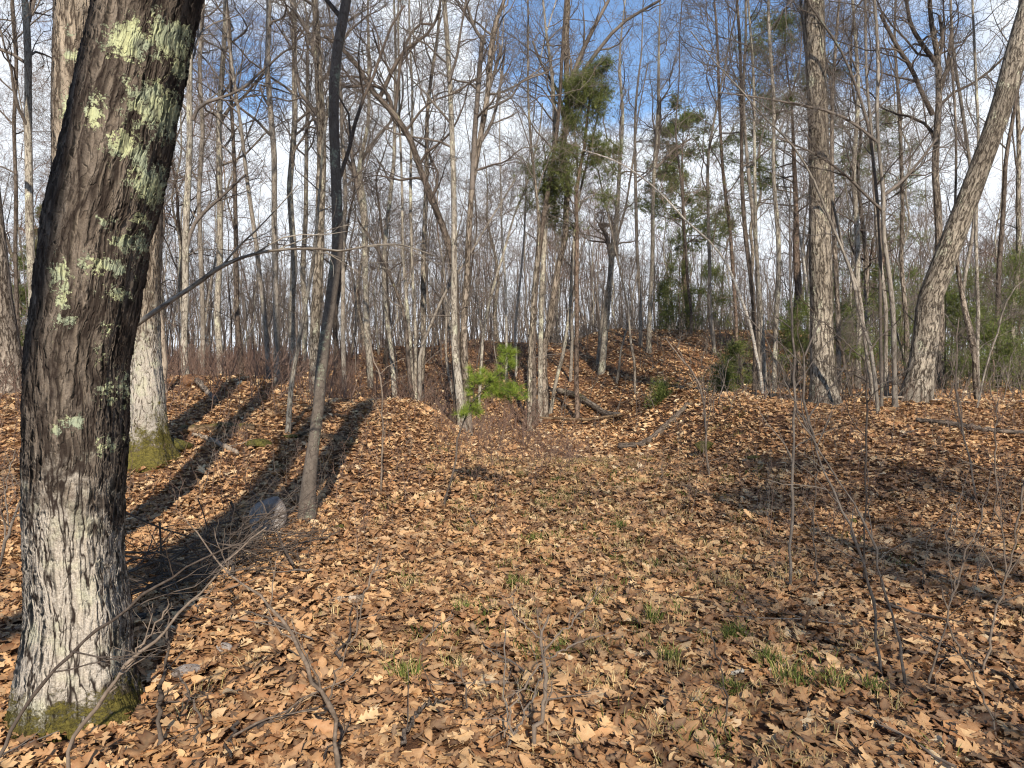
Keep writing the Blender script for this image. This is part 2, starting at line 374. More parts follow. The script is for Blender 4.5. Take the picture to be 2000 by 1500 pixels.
def mossmat():
    m, n, l, b = M_('moss'); q = NB(m); g = n.new('ShaderNodeNewGeometry')
    nz = q.noise(g.outputs['Position'], 40, 5., .75)
    l.new(q.mix(q.ss(nz.outputs['Fac'], .35, .65), (.035, .033, .010), (.125, .11, .028)), b.inputs['Base Color'])
    bp = n.new('ShaderNodeBump'); bp.inputs['Distance'].default_value = .015; l.new(nz.outputs['Fac'], bp.inputs['Height']); l.new(bp.outputs[0], b.inputs['Normal'])
    return m
MAT['moss'] = mossmat()

# ------------------------------------------------------------------ the ground
def axis(lo, hi, fine, a, b, g=1.09):
    c = list(np.arange(a, b + fine, fine)); s = fine
    v = c[-1]
    while v < hi: s *= g; v += s; c.append(v)
    s = fine; v = c[0]; pre = []
    while v > lo: s *= g; v -= s; pre.append(v)
    return np.array(pre[::-1] + c)
xs = axis(-260, 260, .13, -8, 10); ys = axis(-60, 420, .13, 0, 22)
X, Y = np.meshgrid(xs, ys); Z = gz(X, Y)
ny, nx = X.shape; idx = np.arange(nx * ny).reshape(ny, nx)
Fq = np.stack([idx[:-1, :-1], idx[:-1, 1:], idx[1:, 1:], idx[1:, :-1]], -1).reshape(-1, 4)
g_o = link('ground', mesh_from('ground', np.stack([X, Y, Z], -1).reshape(-1, 3), [Fq], MAT['soil']))
tag(g_o, 'leaf covered forest floor of a sunken trail between two low banks', 'ground', kind='structure')

# ------------------------------------------------------------------ leaf litter
def scatter(rng, dens, y0, y1, mx=1.2):
    """uniform ground points in the wedge the camera sees, with a margin"""
    k = .72
    area = k * (y1**2 - y0**2) + 2 * mx * (y1 - y0); n = int(area * dens)
    y = []; 
    while len(y) < n:
        c = rng.uniform(y0, y1, 4 * n); keep = rng.random(4 * n) < (k * c + mx) / (k * y1 + mx); y += list(c[keep])
    y = np.array(y[:n]); x = rng.uniform(-1, 1, n) * (k * y + mx)
    return x, y
OAKW = {10: ([0, .12, .28, .36, .50, .58, .72, .80, .92, 1.0], [.012, .05, .20, .10, .30, .12, .31, .15, .17, .01], [0, .02, .07, 0, .10, 0, .11, 0, .07, 0]),
        7: ([0, .2, .38, .5, .68, .8, 1.0], [.015, .17, .09, .34, .11, .27, .01], [0, .04, 0, .09, 0, .08, 0]),
        3: ([0, .5, 1.0], [.06, .30, .04], [0, 0, 0])}
def leaf_batch(x, y, rng, st, size, tilt=.42, lift=.035, rmul=1.0):
    t, w, fw = (np.array(a) for a in OAKW[st]); n = len(x); S = len(t)
    sz = size * rng.uniform(.6, 1.25, n)
    az = rng.uniform(0, 2 * np.pi, n)
    kind = rng.random(n) < .25                       # a quarter are narrow, unlobed leaves
    wj = w[None] * rng.uniform(.7, 1.25, (n, 1)) * rng.uniform(.8, 1.2, (n, S))
    simple = (np.sin(np.pi * np.clip(t, .02, .98)) ** .8 * .26)[None] * rng.uniform(.8, 1.2, (n, 1))
    wj = np.where(kind[:, None], simple, wj)
    fold = rng.uniform(-.15, .5, (n, 1)) ; curl = rng.normal(0, .65, (n, 1)); tw = rng.normal(0, .5, (n, 1))
    # bend along the midrib
    a = curl * (t[None] - .4); u = t[None] - .5 - .15 * a * a; hz = .35 * curl * (t[None] - .5) ** 2
    L_ = np.zeros((n, S, 3, 3))
    wav = rng.normal(0, .035, (n, S, 2))
    for j, sgn in ((0, -1), (1, 0), (2, 1)):
        ww = wj * sgn
        L_[:, :, j, 0] = u + (fw[None] * abs(sgn))
        L_[:, :, j, 1] = ww * np.cos(fold * .9)
        L_[:, :, j, 2] = hz + np.abs(ww) * np.sin(fold) + ww * tw * (t[None] - .3) + (wav[:, :, 0 if sgn < 0 else 1] if sgn else 0)
    L_ *= sz[:, None, None, None]
    # random orientation
    nrml = nrm(np.stack([rng.normal(0, tilt, n), rng.normal(0, tilt, n) - .06, np.ones(n)], -1))
    flip = np.where(rng.random(n) < .35, -1., 1.)
    L_[..., 2] *= flip[:, None, None]
    ax = nrm(np.cross(nrml, np.stack([-np.sin(az), np.cos(az), np.zeros(n)], -1))); ay = np.cross(nrml, ax)
    V = L_[..., 0:1] * ax[:, None, None] + L_[..., 1:2] * ay[:, None, None] + L_[..., 2:3] * nrml[:, None, None]
    zz = gz(x, y) + rng.uniform(0.0, lift, n) + .008
    V += np.stack([x, y, zz], -1)[:, None, None]
    V = V.reshape(n, S * 3, 3)
    g = np.arange(S * 3).reshape(S, 3); q = []
    for i in range(S - 1):
        q.append([g[i, 0], g[i, 1], g[i + 1, 1], g[i + 1, 0]]); q.append([g[i, 1], g[i, 2], g[i + 1, 2], g[i + 1, 1]])
    q = np.array(q); F = (q[None] + (np.arange(n) * S * 3)[:, None, None]).reshape(-1, 4)
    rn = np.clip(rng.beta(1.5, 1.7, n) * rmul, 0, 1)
    rnd = np.repeat(rn, S * 3); vein = np.tile(np.array([0, 1, 0.]), n * S)
    return V.reshape(-1, 3), F, rnd, vein
def merge(parts):
    V, F, A, B, o = [], [], [], [], 0
    for v, f, a, b in parts: V.append(v); F.append(f + o); A.append(a); B.append(b); o += len(v)
    return np.concatenate(V), [np.concatenate(F)], np.concatenate(A), np.concatenate(B)
rng = np.random.default_rng(11)
parts = []
x, y = scatter(rng, 430, 1.6, 6.5, 1.0); parts.append(leaf_batch(x, y, rng, 10, .112, tilt=.20, lift=.03))
x, y = scatter(rng, 500, 1.6, 7.5, 1.0); parts.append(leaf_batch(x, y, rng, 7, .060, tilt=.45, lift=.045, rmul=.85))
x, y = scatter(rng, 300, 6.5, 13, 1.2); parts.append(leaf_batch(x, y, rng, 7, .105, tilt=.25, lift=.04))
x, y = scatter(rng, 160, 7.5, 12, 1.0); parts.append(leaf_batch(x, y, rng, 3, .060, tilt=.5, lift=.05, rmul=.85))
x, y = scatter(rng, 170, 13, 22, 2); parts.append(leaf_batch(x, y, rng, 3, .125, tilt=.42, lift=.05, rmul=1.12))  # leaves made paler to stand in for missing sun
x, y = scatter(rng, 110, 22, 44, 3); parts.append(leaf_batch(x, y, rng, 3, .115, tilt=.38, lift=.04, rmul=1.12))  # hill leaves lightened likewise, sunlight put into their colour
x, y = scatter(rng, 4.5, 1.8, 9, 1); parts.append(leaf_batch(x, y, rng, 10, .125, tilt=.8, lift=.07))
V, F, A, B = merge(parts)
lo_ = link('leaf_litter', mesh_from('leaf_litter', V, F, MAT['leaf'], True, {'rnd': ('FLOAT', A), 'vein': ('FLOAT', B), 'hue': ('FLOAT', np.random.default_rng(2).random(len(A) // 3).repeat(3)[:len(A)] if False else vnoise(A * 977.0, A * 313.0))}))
tag(lo_, 'dry tan and brown fallen oak leaves covering the whole forest floor', 'leaf litter', kind='stuff')

# ------------------------------------------------------------------ grass along the trail
def blades(x, y, rng, h, w, rn, spread=.55):
    n = len(x); z = gz(x, y)
    d = rng.normal(0, spread, (n, 2)); hh = h * rng.uniform(.5, 1.2, n)
    p0 = np.stack([x, y, z], -1); tip = p0 + np.stack([d[:, 0] * hh, d[:, 1] * hh, hh * rng.uniform(.4, .9, n) + .02], -1)
    mid = p0 * .5 + tip * .5 + np.array([0, 0, .25])[None] * hh[:, None]
    az = rng.uniform(0, np.pi, n); s = np.stack([np.cos(az), np.sin(az), 0 * az], -1) * w
    V = np.stack([p0 - s, p0 + s, mid + s * .7, mid - s * .7, tip], 1).reshape(-1, 3)
    i = (np.arange(n) * 5)[:, None]
    return V, i + np.array([[0, 1, 2, 3]]), i + np.array([[3, 2, 4]]), np.repeat(rn, 5)
def tuft_points(rng, C, per, rad):
    x = np.repeat(C[:, 0], per) + rng.normal(0, rad, len(C) * per); y = np.repeat(C[:, 1], per) + rng.normal(0, rad, len(C) * per)
    return x, y
GV, GQ, GT, GA, go = [], [], [], [], 0
def addb(r):
    global go
    V, q, t, a = r; GV.append(V); GQ.append(q + go); GT.append(t + go); GA.append(a); go += len(V)
C = []
while len(C) < 520:
    yy_ = rng.uniform(2.6, 13); cx = .45 + .03 * yy_ + rng.normal(0, .75 + .03 * yy_)
    C.append((cx, yy_))
C = np.array(C)
for k, c in enumerate(C):
    green = rng.random() < .30
    n = 26
    x = c[0] + rng.normal(0, .045, n); y = c[1] + rng.normal(0, .045, n)
    addb(blades(x, y, rng, .085, .0022, np.clip(rng.normal(.28 if green else .72, .15, n), 0, 1)))
for (px, row, s) in ((1545, 1345, 1.), (1625, 1350, 1.), (1440, 1250, .8), (1275, 1220, .8), (1310, 1300, .8), (1500, 1305, .9), (1425, 1255, .7), (1430, 1360, .7), (1700, 1360, .7), (905, 1200, .7), (1050, 1060, .8), (1010, 1150, .9), (1210, 1035, .8), (790, 1330, .9)):
    D = hit(px, row); p = pt(px, row, D); n = 110
    x = p[0] + rng.normal(0, .035 * s, n); y = p[1] + rng.normal(0, .035 * s, n)
    addb(blades(x, y, rng, .12 * s, .0025, np.clip(rng.normal(.30, .20, n), 0, 1), .45))
gr = link('grass', mesh_from('grass', np.concatenate(GV), [np.concatenate(GQ), np.concatenate(GT)], MAT['grass'], True, {'rnd': ('FLOAT', np.concatenate(GA))}))
tag(gr, 'sparse green and straw coloured grass tufts poking through the leaves of the trail', 'grass', kind='stuff')

# ------------------------------------------------------------------ trees
def crown_groups(P, R, rng, n1=12, lo=.4, l1=3.2, dens=1., thin=1., low=5, wig=.2, limbs=None, ang=(.55, 1.2), hi=.97, l2=1.35):
    """limbs, branches and twigs growing from trunk P (1,K,3)"""
    G = []
    A, a = grow(P, R, n1, rng, lo, hi, l1, .45, ang, 9, wig, .09, .5, .075, .2, .007 * thin)
    if limbs:
        for (LP, LR) in limbs:
            LPc = np.concatenate([curve(LP, 9)[None]]); A = np.concatenate([A, LPc]); a = np.concatenate([a, LR[None]])
    G.append((A, a, 6))
    B, b = grow(A, a, max(2, int(6 * dens)), rng, .2, .98, l2, .5, (.5, 1.0), 6, wig * 1.2, .08, .55, .03, .3, .0045 * thin); G.append((B, b, 4))
    Cc, c = grow(B, b, max(2, int(5 * dens)), rng, .15, 1., .55, .4, (.5, 1.1), 4, wig * 1.1, .06, .6, .009, .4, .0032 * thin); G.append((Cc, c, 3))
    D_, d = grow(Cc, c, max(2, int(4 * dens)), rng, .2, 1., .26, .3, (.5, 1.0), 3, .2, .05, .7, .0045, .5, .0026 * thin); G.append((D_, d, 3))
    if low:
        A, a = grow(P, R, low, rng, .06, lo, 1.0, .2, (.8, 1.4), 6, .22, .06, .25, .014, .3, .004 * thin); G.append((A, a, 3))
        B, b = grow(A, a, 4, rng, .3, 1., .35, .4, (.5, 1.0), 4, .2, .03, .6, .006, .4, .0028 * thin); G.append((B, b, 3))
    return G
def trunk_from(points, D, rng, H, sink=.12, tip=.02):
    """points (px,row,width px[,dY]) from the base upward -> P (K,3), R (K)"""
    pw = []
    for q in points:
        d = D + (q[3] if len(q) > 3 else 0)
        p = pt(q[0], q[1], d); wpx = q[2] * (.80 if q[2] < 31 else .97); pw.append(list(p) + [wpx / 2 * d / FPX / math.sqrt(1 + ((q[0] - 1000) / FPX) ** 2)])
    pw = np.array(pw); base = pw[0].copy(); gb = float(gz(base[0], base[1])); pw[0, 2] = gb - sink
    top = pw[-1]
    if H and H > top[2] - gb + .5:
        d = nrm(pw[-1, :3] - pw[-2, :3]); r = top[3]; p = top[:3].copy(); z0 = top[2]
        n = max(3, int((H + gb - z0) / 1.6)); st = (H + gb - z0) / n
        ex = []
        for k in range(n):
            d = nrm(d + .22 * np.array([0, 0, 1]) + .07 * rng.normal(size=3)); p = p + d * st
            ex.append(list(p) + [max(tip, r * (1 - (k + 1) / n * .9))])
        pw = np.concatenate([pw, np.array(ex)])
    L_ = np.linalg.norm(np.diff(pw[:, :3], axis=0), axis=1).sum()
    K = int(np.clip(L_ / .28, 10, 70)); c = curve(pw, K)
    c[:, 3] = np.maximum(c[:, 3], .004)
    # slight natural irregularity
    u = np.arange(K) / K
    r0 = pw[0, 3]
    for ax in (0, 1): c[:, ax] += np.interp(u, np.linspace(0, 1, 9), rng.normal(0, .28 * r0 + .012, 9)) * sstep(0, .15, u)
    h = c[:, 2] - gb
    c[:, 3] *= 1 + (.30 if r0 > .13 else .12) * np.exp(-np.clip(h, 0, 9) / .2)
    return c, np.array([base[0], base[1], gb])
USED = []
def tree(name, label, mat, D, points, H=13, n1=12, lo=.40, l1=2.8, dens=1., thin=1., low=4, seed=0, limbs=(), cat='tree', sides=None, tw='twig', hi=.97, l2=1.35, wig=.25, group=None):
    rng = np.random.default_rng(1000 + seed)
    c, base = trunk_from(points, D, rng, H)
    USED.append((base[0], base[1]))
    root = thing(name, base, label, cat, group)
    S = sides or (16 if c[0, 3] > .09 else 9)
    lm = []
    for lp in limbs:
        pp = np.array([pt(q[0], q[1], D + (q[3] if len(q) > 3 else 0)) for q in lp]); rr = np.array([q[2] / 2 * D / FPX for q in lp])
        rr9 = np.interp(np.linspace(0, 1, 9), np.linspace(0, 1, len(lp)), rr)
        pp = pp.copy(); lm.append((pp, rr9))
    P, R = c[None, :, :3], c[None, :, 3]
    link('trunk', tube_mesh(name + '_trunk', [(P, R, S)], MAT[mat], base, seed), root)
    if n1:
        G = crown_groups(P, R, rng, n1, lo, l1, dens, thin, low, wig, lm, hi=hi, l2=l2)
        link('crown', tube_mesh(name + '_crown', G, MAT[tw], base, seed), root)
    return root, c, base

# ---- the big foreground oak: dense trunk whose bark is displaced
def big_trunk(name, label, mat, D, pts_, K, S, flare, lich, crust, moss_h, seed, H, crown=True, moss_dirs=()):
    rng = np.random.default_rng(seed)
    pw = np.array([list(pt(px, row, D)) + [w / 2 * D / FPX * 1.0 / math.sqrt(1 + ((px - 1000) / FPX) ** 2)] for px, row, w in pts_])
    gb = float(gz(pw[0, 0], pw[0, 1])); base = np.array([pw[0, 0], pw[0, 1], gb]); pw[0, 2] = gb - .12
    c = curve(pw, K); h = c[:, 2] - gb
    th = np.linspace(0, 2 * np.pi, S, endpoint=False)
    k3 = .5 + .5 * np.cos(3 * th + 1.1 + seed) ; k5 = .5 + .5 * np.cos(5 * th + .4)
    e = np.exp(-np.clip(h, 0, 99) / flare[1])[:, None]
    shape = 1 + flare[0] * e * (.35 + .65 * (.6 * k3 + .4 * k5))[None] ** 1.3
    shape = shape * (1 + .022 * np.sin(2 * th + 1.5 * h[:, None]) + .018 * np.sin(3 * th - 1.1 * h[:, None] + 2) + .012 * np.sin(7 * th + .8 * h[:, None]))
    V, Q, B = tubes(c[None, :, :3], c[None, :, 3], S, seed, shape[None])
    Li = np.zeros(len(V)); 
    for (px, row, rx, ry, s) in lich:
        # nearest front point of the trunk surface along that sight line
        d = cdir(px, row); d = d / np.linalg.norm(d); o = np.array([0, 0, CAMZ])
        rel = V - o; tpar = rel @ d; off = rel - tpar[:, None] * d
        dist = np.linalg.norm(off, axis=1); cand = dist < .03
        if not cand.any(): continue
        t0 = tpar[cand].min(); q0 = o + d * t0
        m = D / FPX; r_ = V - q0
        k = (r_[:, 0] / (rx * m * .9)) ** 2 + (r_[:, 2] / (ry * m * .9)) ** 2 + (r_[:, 1] / .2) ** 2
        Li = np.maximum(Li, s * np.exp(-k * .8))
    hh = V[:, 2] - gb
    Cr = crust(hh, V, base) if crust else np.zeros(len(V))
    Mo = np.clip(1 - hh / moss_h(V, base), 0, 1) if moss_h else np.zeros(len(V))
    me = mesh_from(name + '_trunk', V - base, [Q], MAT[mat], True, {'bk': ('FLOAT_VECTOR', B), 'lichen': ('FLOAT', Li), 'crust': ('FLOAT', Cr), 'moss': ('FLOAT', Mo)})
    root = thing(name, base, label, 'tree'); link('trunk', me, root); USED.append((base[0], base[1]))
    if crown:
        top = c[-1]; d = nrm(c[-1, :3] - c[-30, :3]); p = top[:3].copy(); pts2 = [list(top)]; r = top[3]
        for k in range(9):
            d = nrm(d + .12 * np.array([0, 0, 1]) + .05 * rng.normal(size=3)); p = p + d * (H / 9); pts2.append(list(p) + [r * (1 - .09 * (k + 1))])
        cc = curve(np.array(pts2), 24); P, R = cc[None, :, :3], cc[None, :, 3]
        G = crown_groups(P, R, rng, 12, .2, 3.2, .8, 1.5, 0); G.append((P, R, 20))
        link('crown', tube_mesh(name + '_crown', G, MAT['dark'], base, seed), root)
    return root, c, base

LICH = [(250, 75, 42, 36, 1.), (322, 70, 24, 34, 1.1), (345, 45, 14, 14, .9), (340, 130, 10, 20, .9), (310, 212, 42, 46, 1.15), (180, 215, 24, 34, .75), (240, 285, 30, 28, .95), (268, 300, 14, 26, .9), (328, 285, 7, 24, .8),
        (295, 362, 26, 40, 1.0), (205, 432, 12, 9, .8), (240, 472, 18, 14, .95), (115, 540, 22, 34, .85), (180, 520, 20, 22, .8), (215, 520, 22, 20, .85), (115, 590, 12, 30, .85), (125, 625, 18, 14, .7), (262, 480, 14, 24, .7),
        (215, 570, 16, 18, .6), (205, 640, 12, 16, .5), (140, 825, 16, 14, 1.0), (105, 843, 10, 10, .9), (190, 690, 10, 20, .5), (215, 770, 16, 30, .6), (95, 640, 6, 20, .5), (200, 870, 12, 24, .5), (335, 340, 8, 20, .6), (275, 440, 10, 24, .55), (230, 740, 8, 24, .55)]
def crustShadeA(h, V, base):
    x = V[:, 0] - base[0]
    # the lowest metre is coated with pale crustose lichen, the right flank less so; its fade upward also paints shade
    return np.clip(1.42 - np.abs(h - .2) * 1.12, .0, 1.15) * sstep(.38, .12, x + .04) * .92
mossA = lambda V, b: .16 + .16 * vnoise(V[:, 0] * 9 + 3, V[:, 1] * 9) + .12 * sstep(.1, .3, V[:, 0] - b[0]) + .10 * sstep(-.15, -.35, V[:, 0] - b[0])
Apts = [(155, 1372, 232), (152, 1300, 216), (155, 1200, 206), (146, 1100, 198), (144, 1000, 200), (148, 850, 204), (153, 700, 204), (168, 600, 206), (190, 450, 212), (215, 350, 210), (252, 175, 202), (291, 0, 198), (318, -110, 196)]
big_trunk('oak_tree', 'huge leaning oak in the left foreground with yellow lichen patches and a mossy foot', 'bigoak', 3.1, Apts, 1150, 330, (.52, .20), LICH, crustShadeA, mossA, 1, 8, True)

# ---- the two large trunks behind it
B1 = [(150, 1112, 122), (150, 1050, 108), (150, 900, 100), (150, 600, 98), (148, 350, 96), (148, 150, 94), (150, 0, 90), (151, -80, 88)]
LB1 = [(140, 110, 16, 12, .9), (140, 205, 18, 26, .95), (128, 215, 12, 40, .8), (150, 180, 14, 20, .9), (120, 330, 12, 30, .5), (135, 60, 10, 14, .5)]
big_trunk('oak_tree', 'thick upright tan trunk rising close behind the huge leaning oak on its upper left', 'bigoak2', 5.3, B1, 420, 150, (.95, .20), LB1, lambda h, V, b: np.full(len(h), .30), lambda V, b: .10 + .25 * vnoise(V[:, 0] * 7, V[:, 1] * 7), 2, 9)
B2 = [(287, 900, 92), (285, 860, 80), (284, 780, 76), (282, 700, 66), (281, 600, 62), (284, 450, 66), (288, 300, 62), (292, 100, 58), (296, -60, 56)]
D2 = hit(287, 902)
big_trunk('oak_tree', 'stout pale oak with moss-grown flared foot just right of the huge leaning oak', 'bigoak2', D2, B2, 420, 150, (.85, .28), [(270, 720, 20, 60, .45), (300, 800, 16, 30, .4)], lambda h, V, b: np.clip(1.15 - np.abs(h - .9) * .7, .25, 1) * .8, lambda V, b: .45 + .5 * vnoise(V[:, 0] * 5, V[:, 1] * 5) + .3 * sstep(0, .3, V[:, 0] - b[0]), 4, 9)

# ---- trees one can tell apart; points are (px, row, width px) from the foot upward
def T(label, mat, D, points, **k):
    if D is None: D = hit(points[0][0], points[0][1])
    name = k.pop('name', 'tree')
    T.n += 1
    return tree(name, label, mat, D, points, seed=T.n, **k)
T.n = 0
FD = hit(597, 1020)
T('slender dark smooth-barked tree leaning slightly right, its foot beside the grey rock', 'smooth', FD,
  [(597, 1018, 36), (602, 950, 31), (611, 870, 29), (622, 800, 28), (627, 700, 28), (637, 590, 28), (646, 450, 27), (648, 400, 26), (650, 300, 25), (653, 200, 25), (660, 100, 25), (672, 30, 24), (682, -30, 23)],
  name='maple_tree', H=10, n1=9, lo=.45, low=0, sides=28, limbs=[[(648, 385, 9), (668, 335, 8), (685, 280, 7.5), (702, 210, 7), (722, 168, 6), (740, 118, 5.5), (760, 60, 5), (790, 10, 4)]], tw='twigdark', dens=.7)
# left side
T('broad brown furrowed trunk cut off by the left edge of the picture, leaning left', 'oak', 13.0, [(15, 722, 78), (8, 640, 72), (-2, 520, 66), (-14, 400, 60), (-28, 270, 54), (-50, 100, 50)], name='oak_tree', H=14, low=2)
T('pale lichened tree seen just left of the huge leaning oak', 'greylich', 15.5, [(68, 715, 26), (66, 600, 23), (62, 420, 22), (57, 250, 20), (52, 90, 19), (46, 0, 18)], name='maple_tree', limbs=[[(50, 60, 9), (62, 20, 7), (75, -30, 6)]])
T('thin dark tree against the sky left of the lichened trunk at the left edge', 'dark', 19, [(34, 700, 12), (32, 500, 11), (30, 300, 10), (31, 120, 10), (24, 0, 9)], name='maple_tree')
T('grey maple with yellow lichen, low fork, first tree right of the huge leaning oak', 'greylich', 15.0, [(365, 748, 20), (360, 690, 17), (362, 600, 17), (363, 500, 18), (367, 400, 17), (371, 300, 16), (374, 200, 15), (380, 100, 13), (388, 0, 12)], name='maple_tree',
  limbs=[[(366, 480, 9), (378, 440, 8), (398, 415, 7), (432, 385, 5), (480, 340, 4)], [(376, 235, 8), (392, 205, 7), (420, 195, 6), (470, 175, 5), (520, 130, 4)]])
T('straight thin pinkish-brown tree just right of the forked lichened maple', 'grey', 20, [(394, 690, 13), (393, 500, 12), (392, 300, 11), (394, 100, 10), (396, 0, 10)], name='maple_tree')
T('pale lichen-spotted tree with straight trunk, third right of the huge leaning oak', 'greylich', 19, [(432, 712, 18), (427, 620, 16), (425, 500, 15), (427, 350, 15), (428, 240, 14), (432, 100, 12), (437, 0, 11)], name='maple_tree',
  limbs=[[(428, 245, 8), (445, 215, 7), (470, 195, 6), (500, 160, 5), (525, 128, 4)]])
T('dark narrow tree standing in the brush left of a pair of leaning grey trees', 'dark', 18, [(471, 722, 15), (468, 640, 14), (464, 500, 12), (460, 350, 10), (457, 220, 9), (450, 90, 8)], name='maple_tree')
T('grey tree leaning left over the brush, its top crossing a dark narrow neighbour', 'grey', 17, [(526, 738, 13), (518, 640, 12), (506, 540, 12), (494, 440, 11), (482, 350, 10), (474, 270, 9), (462, 180, 8), (445, 60, 7)], name='maple_tree')
T('straight grey tree with clean trunk on the crest of the left bank', 'grey', 15.8, [(541, 746, 17), (540, 650, 15), (539, 500, 14), (536, 350, 14), (531, 200, 14), (528, 80, 13), (526, 0, 13)], name='maple_tree')
T('pale grey tree with lichen streaks second left of the slender dark tree', 'greylich', 19, [(571, 728, 18), (570, 600, 16), (569, 450, 15), (573, 300, 14), (575, 150, 13), (577, 0, 12)], name='maple_tree')
T('far slim tree with a bright lichen sleeve seen just left of the slender dark tree', 'greylich', 24, [(594, 705, 13), (593, 550, 13), (597, 400, 11), (600, 250, 9), (602, 120, 8)], name='maple_tree', lo=.5)
T('crooked pale sapling rising from moss and bending right toward the slender dark tree', 'greylich', hit(560, 850), [(560, 850, 15), (567, 800, 13), (575, 740, 12), (584, 690, 10), (596, 620, 10), (607, 560, 9), (617, 500, 9), (624, 440, 8), (628, 380, 6)], name='sapling', H=5.5, n1=7, lo=.5, l1=1.4, low=3, l2=.6)
T('tall grey oak whose trunk runs directly behind the upper slender dark tree', 'oaklich', 16, [(614, 740, 28), (616, 640, 25), (620, 500, 23), (622, 350, 23), (626, 220, 22), (622, 120, 19), (614, 20, 16), (610, -40, 15)], name='oak_tree',
  limbs=[[(624, 150, 12), (600, 60, 9), (575, 20, 7), (560, -20, 5)]])
# centre left
T('curving dark tree arching up to the left behind the slender dark tree', 'dark', 14.5, [(897, 792, 24), (893, 700, 20), (888, 600, 18), (880, 507, 17), (866, 448, 16), (846, 392, 16), (821, 332, 15), (797, 266, 14), (765, 220, 14), (730, 178, 13), (702, 122, 12), (671, 91, 10), (640, 70, 8)], name='oak_tree', H=0, n1=9, lo=.45, l1=2.2, tw='twigdark',
  limbs=[[(765, 218, 9), (760, 190, 8), (742, 170, 7), (715, 168, 6), (670, 170, 5)], [(742, 190, 9), (790, 100, 8), (840, 60, 6), (860, 20, 5)], [(770, 225, 7), (800, 70, 6), (812, 50, 5), (850, 48, 5)]])
T('straight pale tree with sunlit lichen crossing the curving dark tree', 'greylich', 14.3, [(904, 795, 24), (897, 735, 19), (891, 640, 16), (888, 525, 15), (886, 450, 14), (881, 315, 13), (875, 140, 12), (867, 0, 11)], name='maple_tree', l1=2.4,
  limbs=[[(876, 160, 6), (890, 120, 5), (900, 60, 4), (910, 0, 3)]])
T('shaggy split trunk with a black crack, centre of a clump on the trail bank', 'oak', 14.6, [(916, 795, 22), (910, 730, 18), (908, 650, 17), (913, 555, 15), (919, 450, 14), (924, 385, 13), (937, 280, 13), (951, 175, 13), (960, 95, 14), (966, 60, 13), (986, 0, 8)], name='oak_tree',
  limbs=[[(922, 370, 11), (928, 250, 10), (936, 150, 9), (942, 70, 8)], [(950, 190, 8), (972, 120, 6), (980, 90, 5)], [(948, 85, 8), (930, 60, 6), (915, 20, 5), (905, -20, 4)], [(925, 300, 7), (960, 240, 6), (978, 160, 5), (985, 110, 4)]])
T('left stem of a many-stemmed pale clump on the crest of the left bank', 'greylich', 15.2, [(808, 778, 12), (803, 700, 9), (796, 600, 8), (790, 480, 7), (787, 350, 6), (780, 200, 5)], name='maple_tree')
T('middle stem of a many-stemmed pale clump on the crest of the left bank', 'greylich', 15.3, [(813, 779, 13), (810, 700, 9), (806, 600, 8), (802, 480, 8), (800, 350, 7), (804, 200, 6)], name='maple_tree')
T('dark bent stem of a many-stemmed clump on the crest of the left bank', 'dark', 15.0, [(806, 778, 12), (800, 700, 10), (795, 640, 9), (786, 595, 8), (770, 560, 7), (742, 505, 6), (700, 430, 5)], name='maple_tree', H=0, n1=7, lo=.5, l1=1.3)
T('right stem of a many-stemmed clump, leaning right as it rises', 'grey', 15.1, [(818, 778, 12), (822, 700, 9), (838, 650, 8), (862, 590, 7), (882, 555, 6), (905, 520, 5), (960, 430, 4), (1010, 350, 4)], name='maple_tree', H=0, n1=6, lo=.5, l1=1.3)
T('upright brown tree with lichen standing left of the many-stemmed clump', 'greylich', 17.5, [(773, 745, 14), (765, 690, 12), (757, 620, 11), (753, 540, 11), (756, 420, 10), (770, 300, 9), (772, 150, 7)], name='maple_tree')
T('straight tan tree right of the many-stemmed clump on the left bank', 'oaklich', 17.0, [(822, 770, 16), (822, 690, 14), (824, 580, 13), (827, 450, 12), (832, 330, 11), (838, 180, 9)], name='maple_tree')
T('pale upright tree with a swollen lichened trunk, far left of the trail clump', 'greylich', 21, [(724, 690, 16), (718, 600, 14), (712, 480, 15), (706, 400, 18), (700, 330, 12), (716, 250, 9), (720, 120, 8)], name='oak_tree',
  limbs=[[(705, 400, 10), (690, 320, 8), (680, 240, 6)], [(702, 320, 8), (735, 270, 6), (770, 230, 4)]])
T('slim grey tree with forked top between the slender dark tree and the pale swollen trunk', 'grey', 19, [(672, 705, 12), (670, 600, 11), (668, 480, 10), (672, 350, 9), (668, 200, 8)], name='maple_tree')
# centre
T('pale leaning lichened sapling slanting right above the little green pine', 'greylich', 19, [(934, 740, 8), (942, 690, 7.5), (954, 590, 7), (964, 550, 7), (975, 516, 6), (1003, 430, 5), (1035, 340, 4)], name='birch_tree', H=8, n1=7, l1=1.3, lo=.55)
T('thin white upright tree left of a pair, above the tip of the little green pine', 'birch', 23, [(989, 680, 7), (988, 620, 6), (985, 540, 6), (980, 440, 5), (978, 330, 4)], name='birch_tree', H=12, l1=1.6)
T('thin white upright tree right of a pair, above the tip of the little green pine', 'birch', 23.5, [(1007, 682, 7), (1011, 610, 6), (1014, 570, 6), (1022, 480, 5), (1030, 380, 4)], name='birch_tree', H=12, l1=1.6)
T('mottled black and white trunk behind the right tip of the little green pine', 'oaklich', 17.5, [(1034, 790, 13), (1036, 700, 12), (1040, 625, 11), (1044, 560, 11), (1050, 500, 12), (1052, 450, 9), (1045, 330, 7)], name='oak_tree')
T('straight pale tree right of the mottled trunk behind the little green pine', 'greylich', 19, [(1054, 740, 13), (1057, 680, 12), (1060, 590, 13), (1064, 500, 13), (1070, 400, 12), (1082, 300, 10), (1080, 150, 8)], name='maple_tree')
